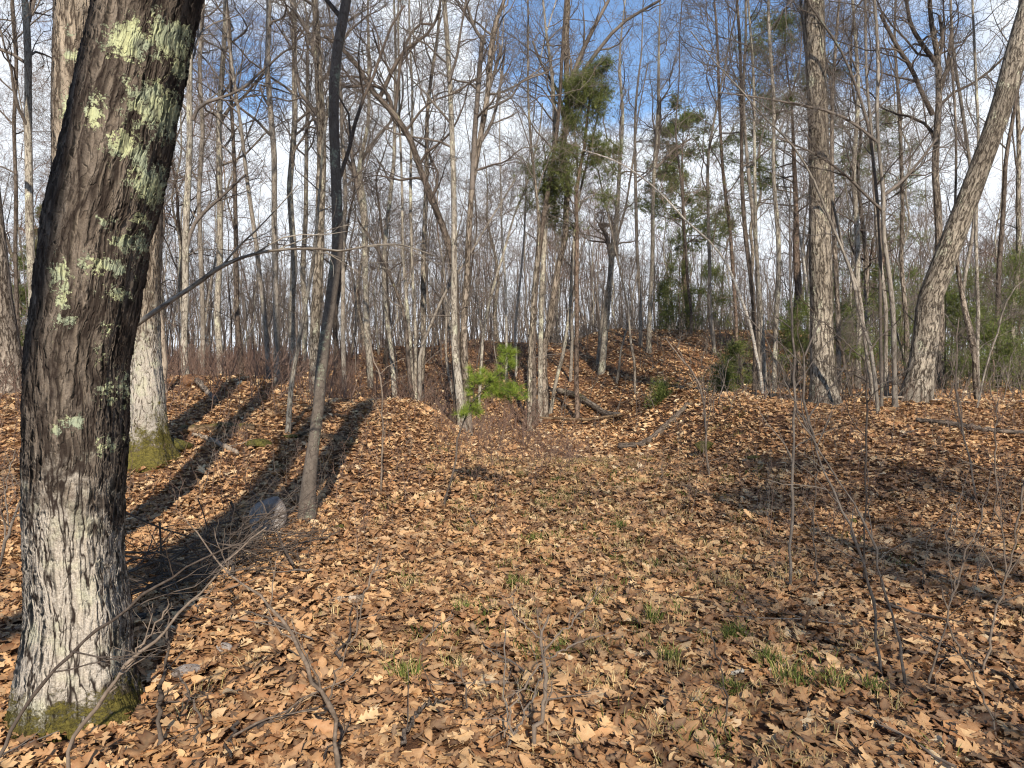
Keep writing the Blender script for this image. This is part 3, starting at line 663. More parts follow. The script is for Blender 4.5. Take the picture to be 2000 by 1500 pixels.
T('stout tan trunk at the near edge of the hillside, its foot behind the fallen log', 'oak', hit(1063, 816), [(1062, 816, 22), (1065, 760, 18), (1067, 690, 17), (1076, 640, 16), (1083, 580, 14), (1092, 520, 15), (1104, 470, 14), (1108, 400, 14), (1112, 350, 13), (1101, 300, 14), (1105, 245, 14), (1105, 105, 13), (1108, 0, 11)], name='oak_tree', n1=5, lo=.55, l1=2.2, dens=.7,
  limbs=[[(1105, 200, 10), (1118, 150, 9), (1129, 120, 8), (1157, 60, 7), (1189, 0, 6)], [(1106, 235, 9), (1120, 175, 8), (1160, 110, 7), (1210, 50, 6), (1290, 0, 5)], [(1104, 250, 7), (1090, 180, 6), (1060, 130, 5), (1040, 80, 4)]])
T('dark trunk leaning right from behind the stout tan hillside trunk', 'dark', 18.5, [(1045, 600, 13), (1046, 520, 14), (1058, 440, 13), (1068, 390, 12), (1077, 350, 11), (1092, 240, 9), (1098, 120, 8)], name='oak_tree')
T('slim lichened tree leaning right at the foot of the hill, beside the stout tan trunk', 'greylich', hit(1074, 808), [(1074, 808, 10), (1084, 750, 9), (1098, 695, 9), (1108, 630, 8), (1112, 600, 8), (1118, 500, 7), (1130, 400, 6), (1150, 300, 5)], name='maple_tree', H=9, l1=1.4)
T('thin straight grey tree in front of the fallen trunk on the hillside', 'grey', hit(1114, 745), [(1114, 745, 8), (1116, 700, 8), (1117, 600, 7), (1120, 480, 6), (1126, 330, 5)], name='maple_tree', H=11, l1=1.6)
T('broad pale tree leaning right halfway up the hill, beside the fallen trunk', 'greylich', hit(1174, 730), [(1174, 730, 19), (1178, 690, 16), (1182, 640, 15), (1188, 560, 14), (1194, 490, 14), (1203, 440, 13), (1208, 380, 10), (1215, 250, 8)], name='oak_tree',
  limbs=[[(1192, 500, 8), (1182, 455, 8), (1170, 437, 7)], [(1204, 500, 6), (1203, 465, 7), (1192, 440, 7), (1172, 438, 6)]])
T('thinner left twin of the broad leaning tree halfway up the hill', 'grey', hit(1166, 712), [(1166, 712, 9), (1172, 660, 8), (1180, 600, 8), (1190, 540, 7), (1205, 460, 6), (1225, 380, 5)], name='maple_tree', H=10, l1=1.5)
T('straight grey-brown tree near the hilltop, left of the bright lichened one', 'grey', hit(1252, 676), [(1252, 676, 10), (1249, 600, 9), (1246, 500, 8), (1244, 400, 8), (1241, 280, 7)], name='maple_tree', l1=1.8)
T('bright yellow-lichened straight tree standing on the hilltop', 'greylich', hit(1267, 690), [(1267, 690, 14), (1268, 620, 11), (1271, 540, 10), (1274, 460, 10), (1277, 360, 9), (1281, 280, 9), (1284, 200, 8)], name='maple_tree', lo=.5, l1=2.2,
  limbs=[[(1280, 330, 5), (1288, 260, 5), (1290, 190, 4)], [(1280, 330, 5), (1320, 290, 4), (1350, 270, 3)]])
T('forked thin sapling on the open hillside below the bright lichened tree', 'twigtan' if False else 'grey', hit(1240, 770), [(1241, 772, 6), (1237, 720, 6), (1232, 670, 6), (1225, 620, 5), (1216, 560, 4), (1205, 500, 4)], name='sapling', H=6, n1=6, l1=1.0, l2=.5)
T('short crooked sapling on the hillside left of the forked one', 'grey', hit(1204, 750), [(1204, 755, 7), (1209, 715, 6), (1212, 690, 5), (1222, 650, 4)], name='sapling', H=3.5, n1=6, lo=.3, l1=.8, l2=.4)
T('dark tree at the right shoulder of the hill with a low green bough', 'dark', hit(1350, 654), [(1350, 654, 7), (1349, 600, 7), (1342, 520, 7), (1335, 440, 6)], name='maple_tree', l1=1.6)
T('grey tree at the right foot of the hill, near the broken birch', 'grey', hit(1394, 690), [(1396, 690, 11), (1390, 620, 10), (1386, 520, 9), (1382, 420, 8), (1385, 300, 7)], name='maple_tree')
T('tall thin tree with reddish bark right of the hill, splintered low on its trunk', 'pinebark', 21, [(1443, 700, 10), (1436, 620, 9), (1430, 540, 9), (1425, 450, 9), (1412, 330, 8), (1405, 200, 7), (1400, 60, 6)], name='maple_tree')
# birch that arches right over the trail
T('white birch bent far over to the left, its broken top arching above the hill', 'birch', 14.2, [(1492, 800, 10), (1488, 740, 9), (1480, 690, 8), (1464, 625, 8), (1446, 575, 7), (1424, 520, 6), (1385, 470, 5), (1342, 434, 4.5), (1300, 388, 4.5), (1262, 352, 4), (1210, 318, 3), (1170, 302, 2.5), (1135, 292, 2)], name='birch_tree', H=0, n1=7, lo=.4, l1=1.1, l2=.5, low=3, tw='twigtan')
# right side
T('lichened grey tree in front of the white birch on the right bank', 'greylich', 16, [(1498, 790, 14), (1494, 740, 12), (1487, 650, 11), (1482, 560, 10), (1478, 450, 9), (1472, 330, 8), (1468, 150, 7)], name='maple_tree')
T('dark left twin trunk standing behind the bent white birch', 'dark', 17.5, [(1474, 760, 12), (1474, 640, 11), (1467, 540, 11), (1457, 450, 11), (1450, 330, 9), (1446, 180, 8), (1440, 20, 7)], name='maple_tree')
T('grey right twin trunk standing behind the bent white birch', 'grey', 17.6, [(1484, 760, 12), (1482, 640, 11), (1476, 540, 10), (1470, 440, 10), (1462, 330, 9), (1455, 180, 7), (1458, 0, 6)], name='maple_tree')
T('bright lichened tree curving gently, midway between the birch and the thick straight oak', 'greylich', 15.5, [(1512, 785, 13), (1513, 720, 12), (1519, 620, 13), (1521, 540, 13), (1517, 450, 12), (1510, 350, 10), (1512, 200, 9), (1504, 50, 8)], name='maple_tree')
T('thick straight oak on the right bank with pale lichened top and a reddish scar', 'oaklich', 12.6, [(1611, 788, 66), (1610, 765, 55), (1608, 700, 50), (1605, 620, 47), (1600, 525, 47), (1597, 350, 43), (1593, 175, 41), (1584, 0, 40), (1580, -80, 38)], name='oak_tree', H=15, sides=48, lo=.62, low=5, tw='twigdark')
T('large rough oak leaning strongly right near the right edge', 'oaklich', 12.6, [(1786, 792, 66), (1792, 762, 60), (1806, 695, 57), (1833, 600, 54), (1857, 525, 53), (1880, 450, 51), (1902, 380, 47), (1923, 315, 45), (1955, 210, 46), (1978, 105, 48), (2003, 0, 48), (2030, -90, 45)], name='oak_tree', H=14, sides=48, lo=.6, low=3, tw='twigdark')
T('smooth straight slim tree right of a pair in front of the large leaning oak', 'grey', hit(1749, 800), [(1749, 800, 19), (1748, 770, 14), (1744, 660, 13), (1740, 590, 13), (1736, 540, 12), (1727, 450, 11), (1727, 380, 10), (1721, 330, 9), (1713, 220, 9), (1716, 140, 9), (1714, 60, 8), (1708, -20, 7)], name='maple_tree', H=12, sides=14,
  limbs=[[(1722, 385, 7), (1760, 355, 6), (1800, 310, 5), (1830, 270, 4)], [(1716, 280, 6), (1680, 250, 6), (1640, 225, 5), (1560, 205, 4), (1480, 190, 3), (1400, 180, 2)], [(1722, 410, 6), (1690, 380, 6), (1650, 340, 5), (1590, 300, 4), (1520, 270, 3)]])
T('smooth slim tree left of a pair in front of the large leaning oak', 'grey', 13.3, [(1732, 790, 14), (1730, 700, 11), (1727, 600, 11), (1715, 480, 10), (1709, 380, 9), (1706, 280, 8), (1695, 160, 7), (1690, 20, 6)], name='maple_tree', H=12)
T('wavy slim tree forking low, leaning left across the thick straight oak', 'grey', hit(1716, 808), [(1716, 808, 12), (1712, 770, 10), (1704, 720, 10), (1700, 680, 10), (1688, 640, 9), (1676, 590, 9), (1665, 540, 9), (1648, 500, 8), (1622, 430, 7), (1595, 360, 6), (1566, 312, 5), (1530, 265, 5), (1500, 235, 4), (1452, 178, 4), (1402, 128, 3), (1350, 60, 3)], name='maple_tree', H=0, lo=.35, n1=8, l1=1.4, l2=.6)
T('slim tree leaning left from the right bank, crossing the top of the thick straight oak', 'grey', 13.0, [(1706, 800, 10), (1702, 740, 9), (1696, 690, 9), (1686, 620, 9), (1676, 560, 9), (1655, 510, 8), (1640, 450, 7), (1622, 380, 6)], name='maple_tree', H=7, lo=.4, l1=1.3, l2=.6)
T('long thin trunk slanting left at the top right, crossing in front of the thick oak', 'smooth', 12.0, [(1722, 790, 9), (1722, 600, 9), (1720, 430, 9), (1704, 300, 8), (1694, 245, 8), (1680, 195, 7), (1667, 157, 7), (1640, 95, 6), (1612, 52, 6), (1585, 15, 5), (1570, -20, 5)], name='maple_tree', H=8.5, l1=1.4, low=2)
T('tall brown forked oak whose crown spreads wide left of the large leaning oak', 'oak', 17, [(1836, 770, 24), (1834, 640, 21), (1832, 525, 20), (1832, 420, 19), (1826, 315, 18), (1826, 210, 17), (1828, 105, 15), (1818, 30, 12), (1815, -20, 11)], name='oak_tree', l1=3.4, tw='twigdark',
  limbs=[[(1822, 225, 10), (1800, 180, 9), (1778, 130, 9), (1755, 95, 8), (1720, 28, 6)], [(1826, 120, 10), (1800, 85, 9), (1780, 50, 8), (1770, 0, 7)], [(1830, 200, 8), (1850, 130, 7), (1858, 60, 6)], [(1826, 130, 8), (1840, 90, 7), (1835, 30, 6)]])
T('rough broken-barked stub with a twisted fork right of the large leaning oak', 'rotten', 13.2, [(1912, 800, 19), (1906, 740, 16), (1902, 690, 17), (1894, 650, 19), (1886, 620, 16), (1878, 570, 13), (1871, 520, 11), (1868, 480, 8)], name='oak_tree', H=0, n1=3, lo=.5, l1=.8, l2=.4, low=2, tip=None) if False else \
T('rough twisted trunk with peeling bark right of the large leaning oak', 'oak', 13.2, [(1912, 800, 19), (1906, 740, 16), (1902, 690, 17), (1894, 650, 19), (1886, 620, 16), (1878, 570, 13), (1871, 520, 11), (1866, 460, 8)], name='oak_tree', H=6, n1=4, lo=.5, l1=1.2, l2=.5, low=2)
T('straight slim lichened tree hugging the twisted trunk at the right', 'greylich', 14.5, [(1912, 780, 12), (1909, 690, 10), (1907, 560, 10), (1908, 430, 9), (1912, 300, 8), (1905, 120, 7)], name='maple_tree')
T('grey sunlit trunk with lichen, between the thick straight oak and the slim pair', 'greylich', 17, [(1676, 760, 17), (1673, 680, 15), (1670, 560, 14), (1673, 450, 14), (1672, 330, 12), (1676, 180, 10)], name='maple_tree')
T('brown tree close right of the thick straight oak', 'oak', 16, [(1640, 770, 16), (1636, 640, 13), (1633, 500, 12), (1626, 340, 11), (1628, 180, 9)], name='oak_tree')
T('dark bowed sapling bending over beside the foot of the thick straight oak', 'dark', 13.8, [(1661, 785, 8), (1657, 740, 8), (1650, 700, 8), (1638, 668, 7), (1622, 655, 5), (1606, 652, 4)], name='sapling', H=0, n1=3, lo=.4, l1=.6, l2=.3, low=2)
T('thin branching sapling leaning right near the right edge, pale against the green pines', 'grey', 11.8, [(1905, 800, 5), (1920, 740, 5), (1938, 690, 5), (1950, 640, 5), (1962, 600, 4), (1985, 560, 3), (2010, 540, 3)], name='sapling', H=0, n1=4, l1=.6, l2=.3, low=2)
T('upright grey tree first from the right edge behind the green pines', 'oaklich', 18, [(1985, 740, 17), (1984, 600, 15), (1988, 450, 14), (1990, 300, 12), (1985, 120, 10)], name='oak_tree')
T('upright dark tree second from the right edge, forking high up', 'dark', 16, [(1952, 765, 15), (1950, 640, 13), (1954, 500, 13), (1963, 400, 12), (1970, 300, 11), (1985, 190, 9)], name='maple_tree')
T('slim tree leaning left at the top right with pale flaking upper bark', 'grey', 18, [(1868, 740, 11), (1880, 560, 10), (1903, 420, 10), (1893, 300, 9), (1880, 200, 9), (1866, 110, 8), (1858, 20, 7)], name='maple_tree')
T('brown upright tree between the slim pair and the large leaning oak', 'oak', 21, [(1771, 745, 13), (1768, 640, 12), (1765, 500, 11), (1762, 360, 10), (1758, 200, 9)], name='oak_tree')

# ---- snag behind the second oak
sn = thing('snag', (0, 0, 0), 'pale bare broken dead trunk right of the stout moss-footed oak', 'dead tree')
c_, b_ = trunk_from([(320, 775, 26), (321, 730, 21), (319, 680, 20), (317, 630, 19), (315, 600, 15), (312, 575, 9), (310, 560, 3)], 12.6, np.random.default_rng(3), 0)
sn.location = tuple(b_); link('trunk', tube_mesh('snag_trunk', [(c_[None, :, :3], c_[None, :, 3], 16)], MAT['barewood'], b_), sn)

# ------------------------------------------------------------------ evergreens
def needles(P, D, m, ln, w, rng, fwd=.9, spread=.8, droop=.12):
    n = len(P); P = np.repeat(P, m, 0); D = np.repeat(D, m, 0)
    d = nrm(D * fwd + spread * rng.normal(size=P.shape) * .6 + np.array([0, 0, -droop]))
    Ls = ln * rng.uniform(.65, 1.15, (len(P), 1)); p0 = P + d * Ls * .03
    s = nrm(np.cross(d, rng.normal(size=P.shape))) * w
    V = np.stack([p0 - s, p0 + s, p0 + d * Ls], 1).reshape(-1, 3)
    F = np.arange(len(V)).reshape(-1, 3)
    rnd = np.repeat(np.clip(np.repeat(rng.normal(.5, .22, n), m) + rng.normal(0, .15, len(P)), 0, 1), 3)
    return V, F, rnd
def crown_mesh(name, groups, V2, F2, r2, mats, base):
    Vs, Fs, o = [], [], 0; nq = 0
    for g in groups:
        V, Q, B = tubes(g[0], g[1], g[2]); Vs.append(V); Fs.append(Q + o); o += len(V); nq += len(Q)
    rnd = np.concatenate([np.zeros(o), r2]); Vs.append(V2)
    mi = np.concatenate([np.zeros(nq, int), np.ones(len(F2), int)])
    return mesh_from(name, np.concatenate(Vs) - np.array(base), Fs + [F2 + o], mats, True, {'rnd': ('FLOAT', rnd)}, mi)
def conifer_mesh(base, c, rng, n1, lo, l1, needle, ln, w, m, n2=6, n3=4, ang=(1.1, 1.6), droop=.03, tuftd=.8, hi=.99, flat=.3, name='pine', l2=-.42):
    P, R = c[None, :, :3], c[None, :, 3]
    A, a = grow(P, R, n1, rng, lo, hi, l1, .7, ang, 7, .10, droop, .35, .05, .25, .005)
    B, b = grow(A, a, n2, rng, .25, 1., l2, .5, (.4, .9), 5, .12, .03, .55, .014, .4, .0035, flat=flat)
    Cc, cc = grow(B, b, n3, rng, .2, 1., l2, .3, (.4, .9), 4, .12, .04, .6, .006, .5, .0028, flat=flat)
    tips = np.concatenate([B[:, -1], B[:, -2], Cc[:, -1], Cc[:, -2], Cc[:, 1]]); dirs = nrm(np.concatenate([B[:, -1] - B[:, -2]] * 2 + [Cc[:, -1] - Cc[:, -2]] * 3))
    tips = np.concatenate([tips + rng.normal(0, .07, tips.shape), tips + rng.normal(0, .15, tips.shape)]); dirs = np.concatenate([dirs, dirs])
    V2, F2, r2 = needles(tips, dirs, max(4, int(m * .6)), ln, w * .72, rng, spread=tuftd * 1.3)
    return crown_mesh(name, [(A, a, 5), (B, b, 3), (Cc, cc, 3)], V2, F2, r2, [MAT['twig'], MAT[needle]], base)
def conifer(name, label, D, points, H, n1, lo, l1, needle='pinefar', ln=.10, w=.005, m=12, seed=0, mat='pinebark', group=None, cat='pine tree', **k):
    rng = np.random.default_rng(3000 + seed)
    c, base = trunk_from(points, D, rng, H); USED.append((base[0], base[1]))
    root = thing(name, base, label, cat, group)
    link('trunk', tube_mesh(name + '_trunk', [(c[None, :, :3], c[None, :, 3], 12)], MAT[mat], base, seed), root)
    link('crown', conifer_mesh(base, c, rng, n1, lo, l1, needle, ln, w, m, **k), root)
    return root
conifer('pine_tree', 'straggly pine with ragged dark green tufts rising right of the stout hillside trunk', 19, [(1128, 735, 12), (1127, 600, 11), (1128, 450, 10), (1136, 300, 8), (1155, 190, 5)], 9.0, 24, .52, 1.5, seed=1, ln=.13, w=.005, m=26, n2=6, n3=5, flat=.2, ang=(.7, 1.3))
conifer('pine_tree', 'dense rounded pine standing behind the right shoulder of the hill', 31, [(1345, 690, 13), (1342, 560, 12), (1338, 430, 9), (1335, 360, 6)], 9.3, 40, .35, 2.0, seed=2, ln=.15, w=.009, m=20)
conifer('pine_tree', 'brown-green pine half hidden behind the thick straight oak, reddish trunk below', 20, [(1557, 735, 21), (1557, 640, 19), (1556, 520, 18), (1557, 440, 14), (1550, 300, 10), (1545, 220, 6)], 10, 30, .45, 2.3, seed=3, ln=.13, w=.006, m=16)
conifer('pine_tree', 'dark pine behind the slim pair of trees at the right', 27, [(1722, 720, 13), (1722, 520, 11), (1724, 360, 8)], 9.0, 18, .35, 2.0, seed=4, ln=.14, w=.008, m=9)
conifer('pine_tree', 'distant evergreen behind the far trunks at the left edge', 40, [(108, 710, 9), (108, 560, 8), (108, 450, 5)], 8.5, 22, .15, 2.2, seed=6, ln=.2, w=.016, m=10)
conifer('pine_tree', 'small dark evergreen bush low between trunks at the left', 26, [(60, 700, 6), (60, 560, 4)], 4.5, 20, .05, 1.1, seed=7, ln=.12, w=.010, m=12)
UND = [(1300, 32, 2.4, 'young evergreen on the hilltop left of two'), (1325, 30, 3.2, 'taller young evergreen on the hilltop, second from left'), (1385, 29, 3.0, 'young evergreen on the right shoulder of the hill'),
       (1445, 19, 1.25, 'low evergreen shrub at the right foot of the hill beside the bent birch'), (1410, 16.5, .6, 'tiny evergreen at the trail edge below the hill'), (1290, 17.5, .42, 'tiny evergreen seedling in the hollow behind the fallen log'),
       (1555, 18, 2.3, 'low green pine between the lichened tree and the thick straight oak'), (1665, 17, 2.2, 'green pine sapling just right of the foot of the thick straight oak'), (1705, 22, 3.4, 'taller green pine sapling behind the slim pair of trees'),
       (1845, 17.5, 2.6, 'yellow-green pine sapling filling the gap right of the large leaning oak'), (1875, 21, 3.4, 'taller pine sapling behind the twisted trunk'), (1940, 15.5, 1.7, 'low bushy pine near the right edge in front of the dark tree'),
       (1990, 16.5, 3.4, 'bushy dark green pine cut off by the right edge'), (1970, 21, 4.2, 'tall dark pine sapling behind the right edge trunks'), (1600, 24, 3.0, 'green pine sapling glimpsed behind the thick straight oak'), (1760, 25, 3.6, 'green pine sapling behind the base of the large leaning oak')]
for i, (px, D, H, lab) in enumerate(UND):
    x = (px - 1000) / FPX * D; g = float(gz(x, D)); row = 700 + (CAMZ - g) / D * FPX
    bright = i in (7, 9)
    conifer('pine_sapling', lab, D, [(px, row, .035 * FPX / D * 2), (px + 2, row - H * .9 / D * FPX, .008 * FPX / D * 2)], H, int(12 + 6 * H), .06, .40 * H ** .75 + (.18 if H > 1 else 0.), needle='hemlock' if not bright else 'pine', ln=.09, w=.004 + .0001 * D, m=9 if H > 1.5 else 8, seed=20 + i, cat='pine sapling', group='young evergreens in the understory', n2=5, n3=3, tuftd=1.0, droop=.02, l2=-.38)

# ---- the bright little pine beside the trail
def little_pine():
    rng = np.random.default_rng(77); D = hit(866, 992)
    stem = [(866, 992, 5), (872, 960, 5), (886, 905, 4.5), (898, 850, 4.5), (908, 812, 4), (922, 785, 4), (940, 762, 3), (968, 742, 2.6), (985, 716, 2.4), (994, 690, 2)]
    c, base = trunk_from(stem, D, rng, 0); root = thing('pine_sapling', base, 'bright green little pine leaning over the trail edge with long soft needles', 'pine sapling')
    link('trunk', tube_mesh('little_trunk', [(c[None, :, :3], c[None, :, 3], 8)], MAT['twigdark'], base), root)
    W = [(925, 728, -.12), (930, 745, .05), (918, 765, .1), (950, 745, .1), (965, 730, -.08), (985, 700, 0), (1000, 690, .05), (990, 680, 0), (972, 745, 0), (985, 760, .1), (1000, 768, -.1), (1020, 770, 0), (1015, 760, .08), (975, 775, .05), (960, 765, -.1), (940, 735, -.05), (1003, 712, 0), (925, 800, .1), (912, 798, -.1), (935, 805, 0), (896, 812, -.05), (1000, 752, .1), (955, 752, .0), (980, 735, .1), (950, 770, .1), (918, 740, .05), (990, 775, .06), (1010, 778, -.05), (968, 757, -.1), (985, 688, .06), (998, 702, -.04), (930, 790, -.06), (945, 728, 0), (960, 742, 0)]
    A, tips, dirs = [], [], []
    ci = c[:, :3]
    for (px, row, dy) in W:
        e = pt(px, row, D + dy); lo_z = e[2] - .10
        k = int(np.argmin(np.linalg.norm(ci - (e - np.array([0, 0, .09])), axis=1))); s = ci[k]
        path = curve(np.array([s, s * .5 + e * .5 + rng.normal(0, .015, 3), e]), 6); A.append(path)
        for t in (5, 4, 3): tips.append(path[t]); dirs.append(nrm(path[t] - path[t - 1]) * .6 + np.array([0, 0, .25]) + rng.normal(0, .25, 3))
    A = np.array(A); a = np.tile(np.linspace(.003, .0015, 6), (len(A), 1)); tips = [t_ + rng.normal(0, .022, 3) for t_ in tips for _ in (0, 1)]; dirs = [d_ + rng.normal(0, .3, 3) for d_ in dirs for _ in (0, 1)]
    V2, F2, r2 = needles(np.array(tips), nrm(np.array(dirs)), 60, .085, .0011, rng, 1.0, 1.0, .18)
    link('crown', crown_mesh('little_pine', [(A, a, 4)], V2, F2, r2, [MAT['twigdark'], MAT['pinebright']], base), root)
little_pine()

# ------------------------------------------------------------------ the crowd of bare trees beyond
def variant(i, fine):
    rng = np.random.default_rng(500 + i); H = rng.uniform(8.5, 13.5)
    r = [.045, .055, .07, .05, .09, .042, .10, .06, .04, .08, .05, .065][i % 12] * (1 if fine else 1.15); lean = rng.normal(0, .06, 2)
    pts_ = [[0, 0, -.15, r * 1.2]]; p = np.zeros(3)
    for k in range(1, 10):
        p = p + np.array([lean[0] * H / 9 + rng.normal(0, .16), lean[1] * H / 9 + rng.normal(0, .16), H / 9]); pts_.append(list(p) + [r * (1 - k / 9 * .85)])
    c = curve(np.array(pts_), 34); P, R = c[None, :, :3], c[None, :, 3]
    G = crown_groups(P, R, rng, int(rng.integers(13, 18)), rng.uniform(.22, .40), rng.uniform(2.4, 3.4), 1.2 if fine else .9, 1.15 if fine else 1.9, 6, wig=.29)
    if not fine: G = [g if k < 3 else g for k, g in enumerate(G)]
    return tube_mesh('bare_trunk_%d' % i, [(P, R, 9)], MAT[['grey', 'greylich', 'oak', 'greylich', 'dark', 'grey', 'oaklich', 'grey', 'birch', 'oak', 'greylich', 'dark'][i % 12]], (0, 0, 0), i), \
           tube_mesh('bare_crown_%d' % i, G, MAT[['twig', 'twigred', 'twig', 'twigtan', 'twigdark', 'twigred', 'twig', 'twig', 'twigtan', 'twigdark', 'twigred', 'twig'][i % 12]], (0, 0, 0), i)
VARS = [variant(i, True) for i in range(12)]; VFAR = [variant(i + 12, False) for i in range(8)]
rngb = np.random.default_rng(42)
placed = []
def free(x, y, dmin):
    return all((x - a) ** 2 + (y - b) ** 2 > dmin * dmin for a, b in placed)
LM = [(-400, 'the left edge of the picture'), (150, 'the huge oak'), (365, 'the forked maple'), (541, 'the straight left bank tree'), (648, 'the slender dark tree'), (808, 'the stem clump'), (916, 'the shaggy split trunk'), (1062, 'the stout hillside trunk'), (1267, 'the lichened hilltop tree'), (1492, 'the bent white birch'), (1608, 'the thick straight oak'), (1740, 'the slim pair'), (1906, 'the twisted trunk')]
def side(px):
    k = max(i for i, l_ in enumerate(LM) if px >= l_[0]) if px >= LM[0][0] else 0
    return k
BG = []
first = {}
cnt = 0; tries = 0
while cnt < 195 and tries < 20000:
    tries += 1
    y = 18.5 + 46 * rngb.random() ** .8; x = rngb.uniform(-1, 1) * (.74 * y + 2)
    px = 1000 + x / y * FPX
    near = y < 30
    if 930 < px < 1470 and y < 34 and rngb.random() < .97: continue
    if 680 < px < 940 and y < 27 and rngb.random() < .6: continue
    if not free(x, y, .9 if near else 1.2): continue
    if any((x - a) ** 2 + (y - b) ** 2 < .5 for a, b in USED): continue
    placed.append((x, y)); cnt += 1
    far = y > 36
    vi = int(rngb.integers(0, len(VFAR) if far else len(VARS))); tm, cm = (VFAR if far else VARS)[vi]
    z = float(gz(x, y)); s = rngb.uniform(.7, 1.12)
    root = thing('bare_tree', (x, y, z), '', 'tree'); BG.append((px, far, root))
    root.rotation_euler = (rngb.normal(0, .03), rngb.normal(0, .04), rngb.uniform(0, 6.28)); sx = rngb.uniform(.75, 1.25); root.scale = (s, s, s * rngb.uniform(.92, 1.08))
    link('trunk', tm, root); link('crown', cm, root)

ORD = ['first', 'second', 'third', 'fourth', 'fifth', 'sixth', 'seventh', 'eighth', 'ninth', 'tenth', 'eleventh', 'twelfth', 'thirteenth', 'fourteenth', 'fifteenth']
for k in range(len(LM)):
    nb = sorted([(p, o) for p, f, o in BG if side(p) == k and not f], key=lambda q: q[0])
    for j, (p, o) in enumerate(nb): o['label'] = '%s slim background tree right of %s' % (ORD[min(j, 14)], LM[k][1]); o['group'] = 'slim background trees'
    for p, f, o in BG:
        if f and side(p) == k: o['label'] = 'bare tree in the farthest rows, right of %s' % LM[k][1]; o['group'] = 'far trees right of ' + LM[k][1]

# the deep woods: one mass of stems nobody could count
def deep_woods():
    rng = np.random.default_rng(8); n = 1000
    y = 52 + 95 * rng.random(n) ** 1.3; x = rng.uniform(-1, 1, n) * (.75 * y + 6); z = gz(x, y)
    H = rng.uniform(7, 12, n); K = 7; P = np.zeros((n, K, 3)); t = np.linspace(0, 1, K)
    ln = rng.normal(0, .10, (n, 2))
    for k in range(K):
        P[:, k, 0] = x + ln[:, 0] * H * t[k] + rng.normal(0, .12, n); P[:, k, 1] = y + ln[:, 1] * H * t[k]; P[:, k, 2] = z - .3 + H * t[k]
    R = np.maximum(rng.uniform(.04, .11, n)[:, None] * (1 - .8 * t)[None], .018)
    A, a = grow(P, R, 9, rng, .25, .98, 2.6, .5, (.4, .9), 5, .2, .12, .5, .05, .3, .018)
    B, b = grow(A, a, 4, rng, .2, 1., 1.2, .5, (.5, 1.), 4, .2, .08, .5, .02, .4, .012)
    g1 = (P, R, 5)
    me = tube_mesh('deep_woods', [g1, (A, a, 3), (B, b, 3)], MAT['twig'])
    o = link('deep_woods', me); tag(o, 'far mass of bare grey-brown stems and twigs closing the view behind all other trees', 'woods', kind='stuff')
deep_woods()

# ------------------------------------------------------------------ undergrowth
def brush_mass(name, label, mat, n, region, h, rng, dens=3, r=.0035, cat='brush'):
    x, y = region(n); z = gz(x, y); n = len(x)
    H = h * rng.uniform(.35, 1.2, n); K = 5
    d = nrm(np.stack([rng.normal(0, .28, n), rng.normal(0, .28, n), np.ones(n)], -1)); P = np.zeros((n, K, 3)); P[:, 0] = np.stack([x, y, z - .02], -1)
    for k in range(1, K):
        d = nrm(d + .14 * rng.normal(size=d.shape)); P[:, k] = P[:, k - 1] + d * (H / (K - 1))[:, None]
    R = (r * (1 + y / 26))[:, None] * np.linspace(1.2, .6, K)[None] * (.5 + H / h)[:, None]
    A, a = grow(P, R, dens, rng, .3, 1., -.45, .4, (.4, .9), 4, .18, .05, .7, .02, .6, .0018)
    B, b = grow(A, a, 3, rng, .2, 1., -.5, .4, (.4, .9), 3, .18, .05, .8, .02, .7, .0015)
    o = link(name, tube_mesh(name, [(P, R, 3), (A, a, 3), (B, b, 3)], MAT[mat])); tag(o, label, cat, kind='stuff'); return o
rb = np.random.default_rng(21)
def reg_left(n):
    y = rb.uniform(11, 34, n); px = rb.uniform(-60, 690, n); x = (px - 1000) / FPX * y
    k = ~((y < 15) & (rb.random(n) < .55)); return x[k], y[k]
def reg_mid(n):
    y = rb.uniform(14.5, 30, n); px = rb.uniform(640, 1060, n); x = (px - 1000) / FPX * y; return x, y
def reg_hill(n):
    y = rb.uniform(16.5, 46, n); px = rb.uniform(1040, 1480, n); x = (px - 1000) / FPX * y
    k = (rb.random(n) < .22) | (y > 30); return x[k], y[k]
def reg_right(n):
    y = rb.uniform(12.4, 34, n); px = rb.uniform(1370, 2060, n); x = (px - 1000) / FPX * y; return x, y
def reg_near(n):
    y = rb.uniform(6.0, 14, n); x = rb.uniform(-1, 1, n) * (.74 * y + 1); k = (x < -.9) | (x > 1.7 + .08 * y) | (rb.random(n) < .2); return x[k], y[k]
brush_mass('brush', 'thick reddish-brown twiggy brush under the trees left of the trail', 'twigred', 2400, reg_left, .8, rb)
brush_mass('brush', 'thin brown brush between the trunks on the bank behind the little green pine', 'twigred', 900, reg_mid, .7, rb)
brush_mass('brush', 'sparse grey-brown brush scattered over the wooded hill', 'twig', 1300, reg_hill, .8, rb)
brush_mass('brush', 'dense tan twiggy brush under the trees right of the trail', 'twig', 1200, reg_right, .8, rb)
def reg_trail(n):
    y = rb.uniform(8.5, 16.5, n); px = rb.uniform(860, 1130, n); return (px - 1000) / FPX * y, y
brush_mass('brush', 'wispy reddish twigs round the foot of the little green pine', 'twigred', 330, reg_trail, .5, rb, r=.0014)
brush_mass('brush', 'fine knee-high twigs standing in the leaves on both trail banks', 'twigred', 1050, reg_near, .42, rb, r=.0016)

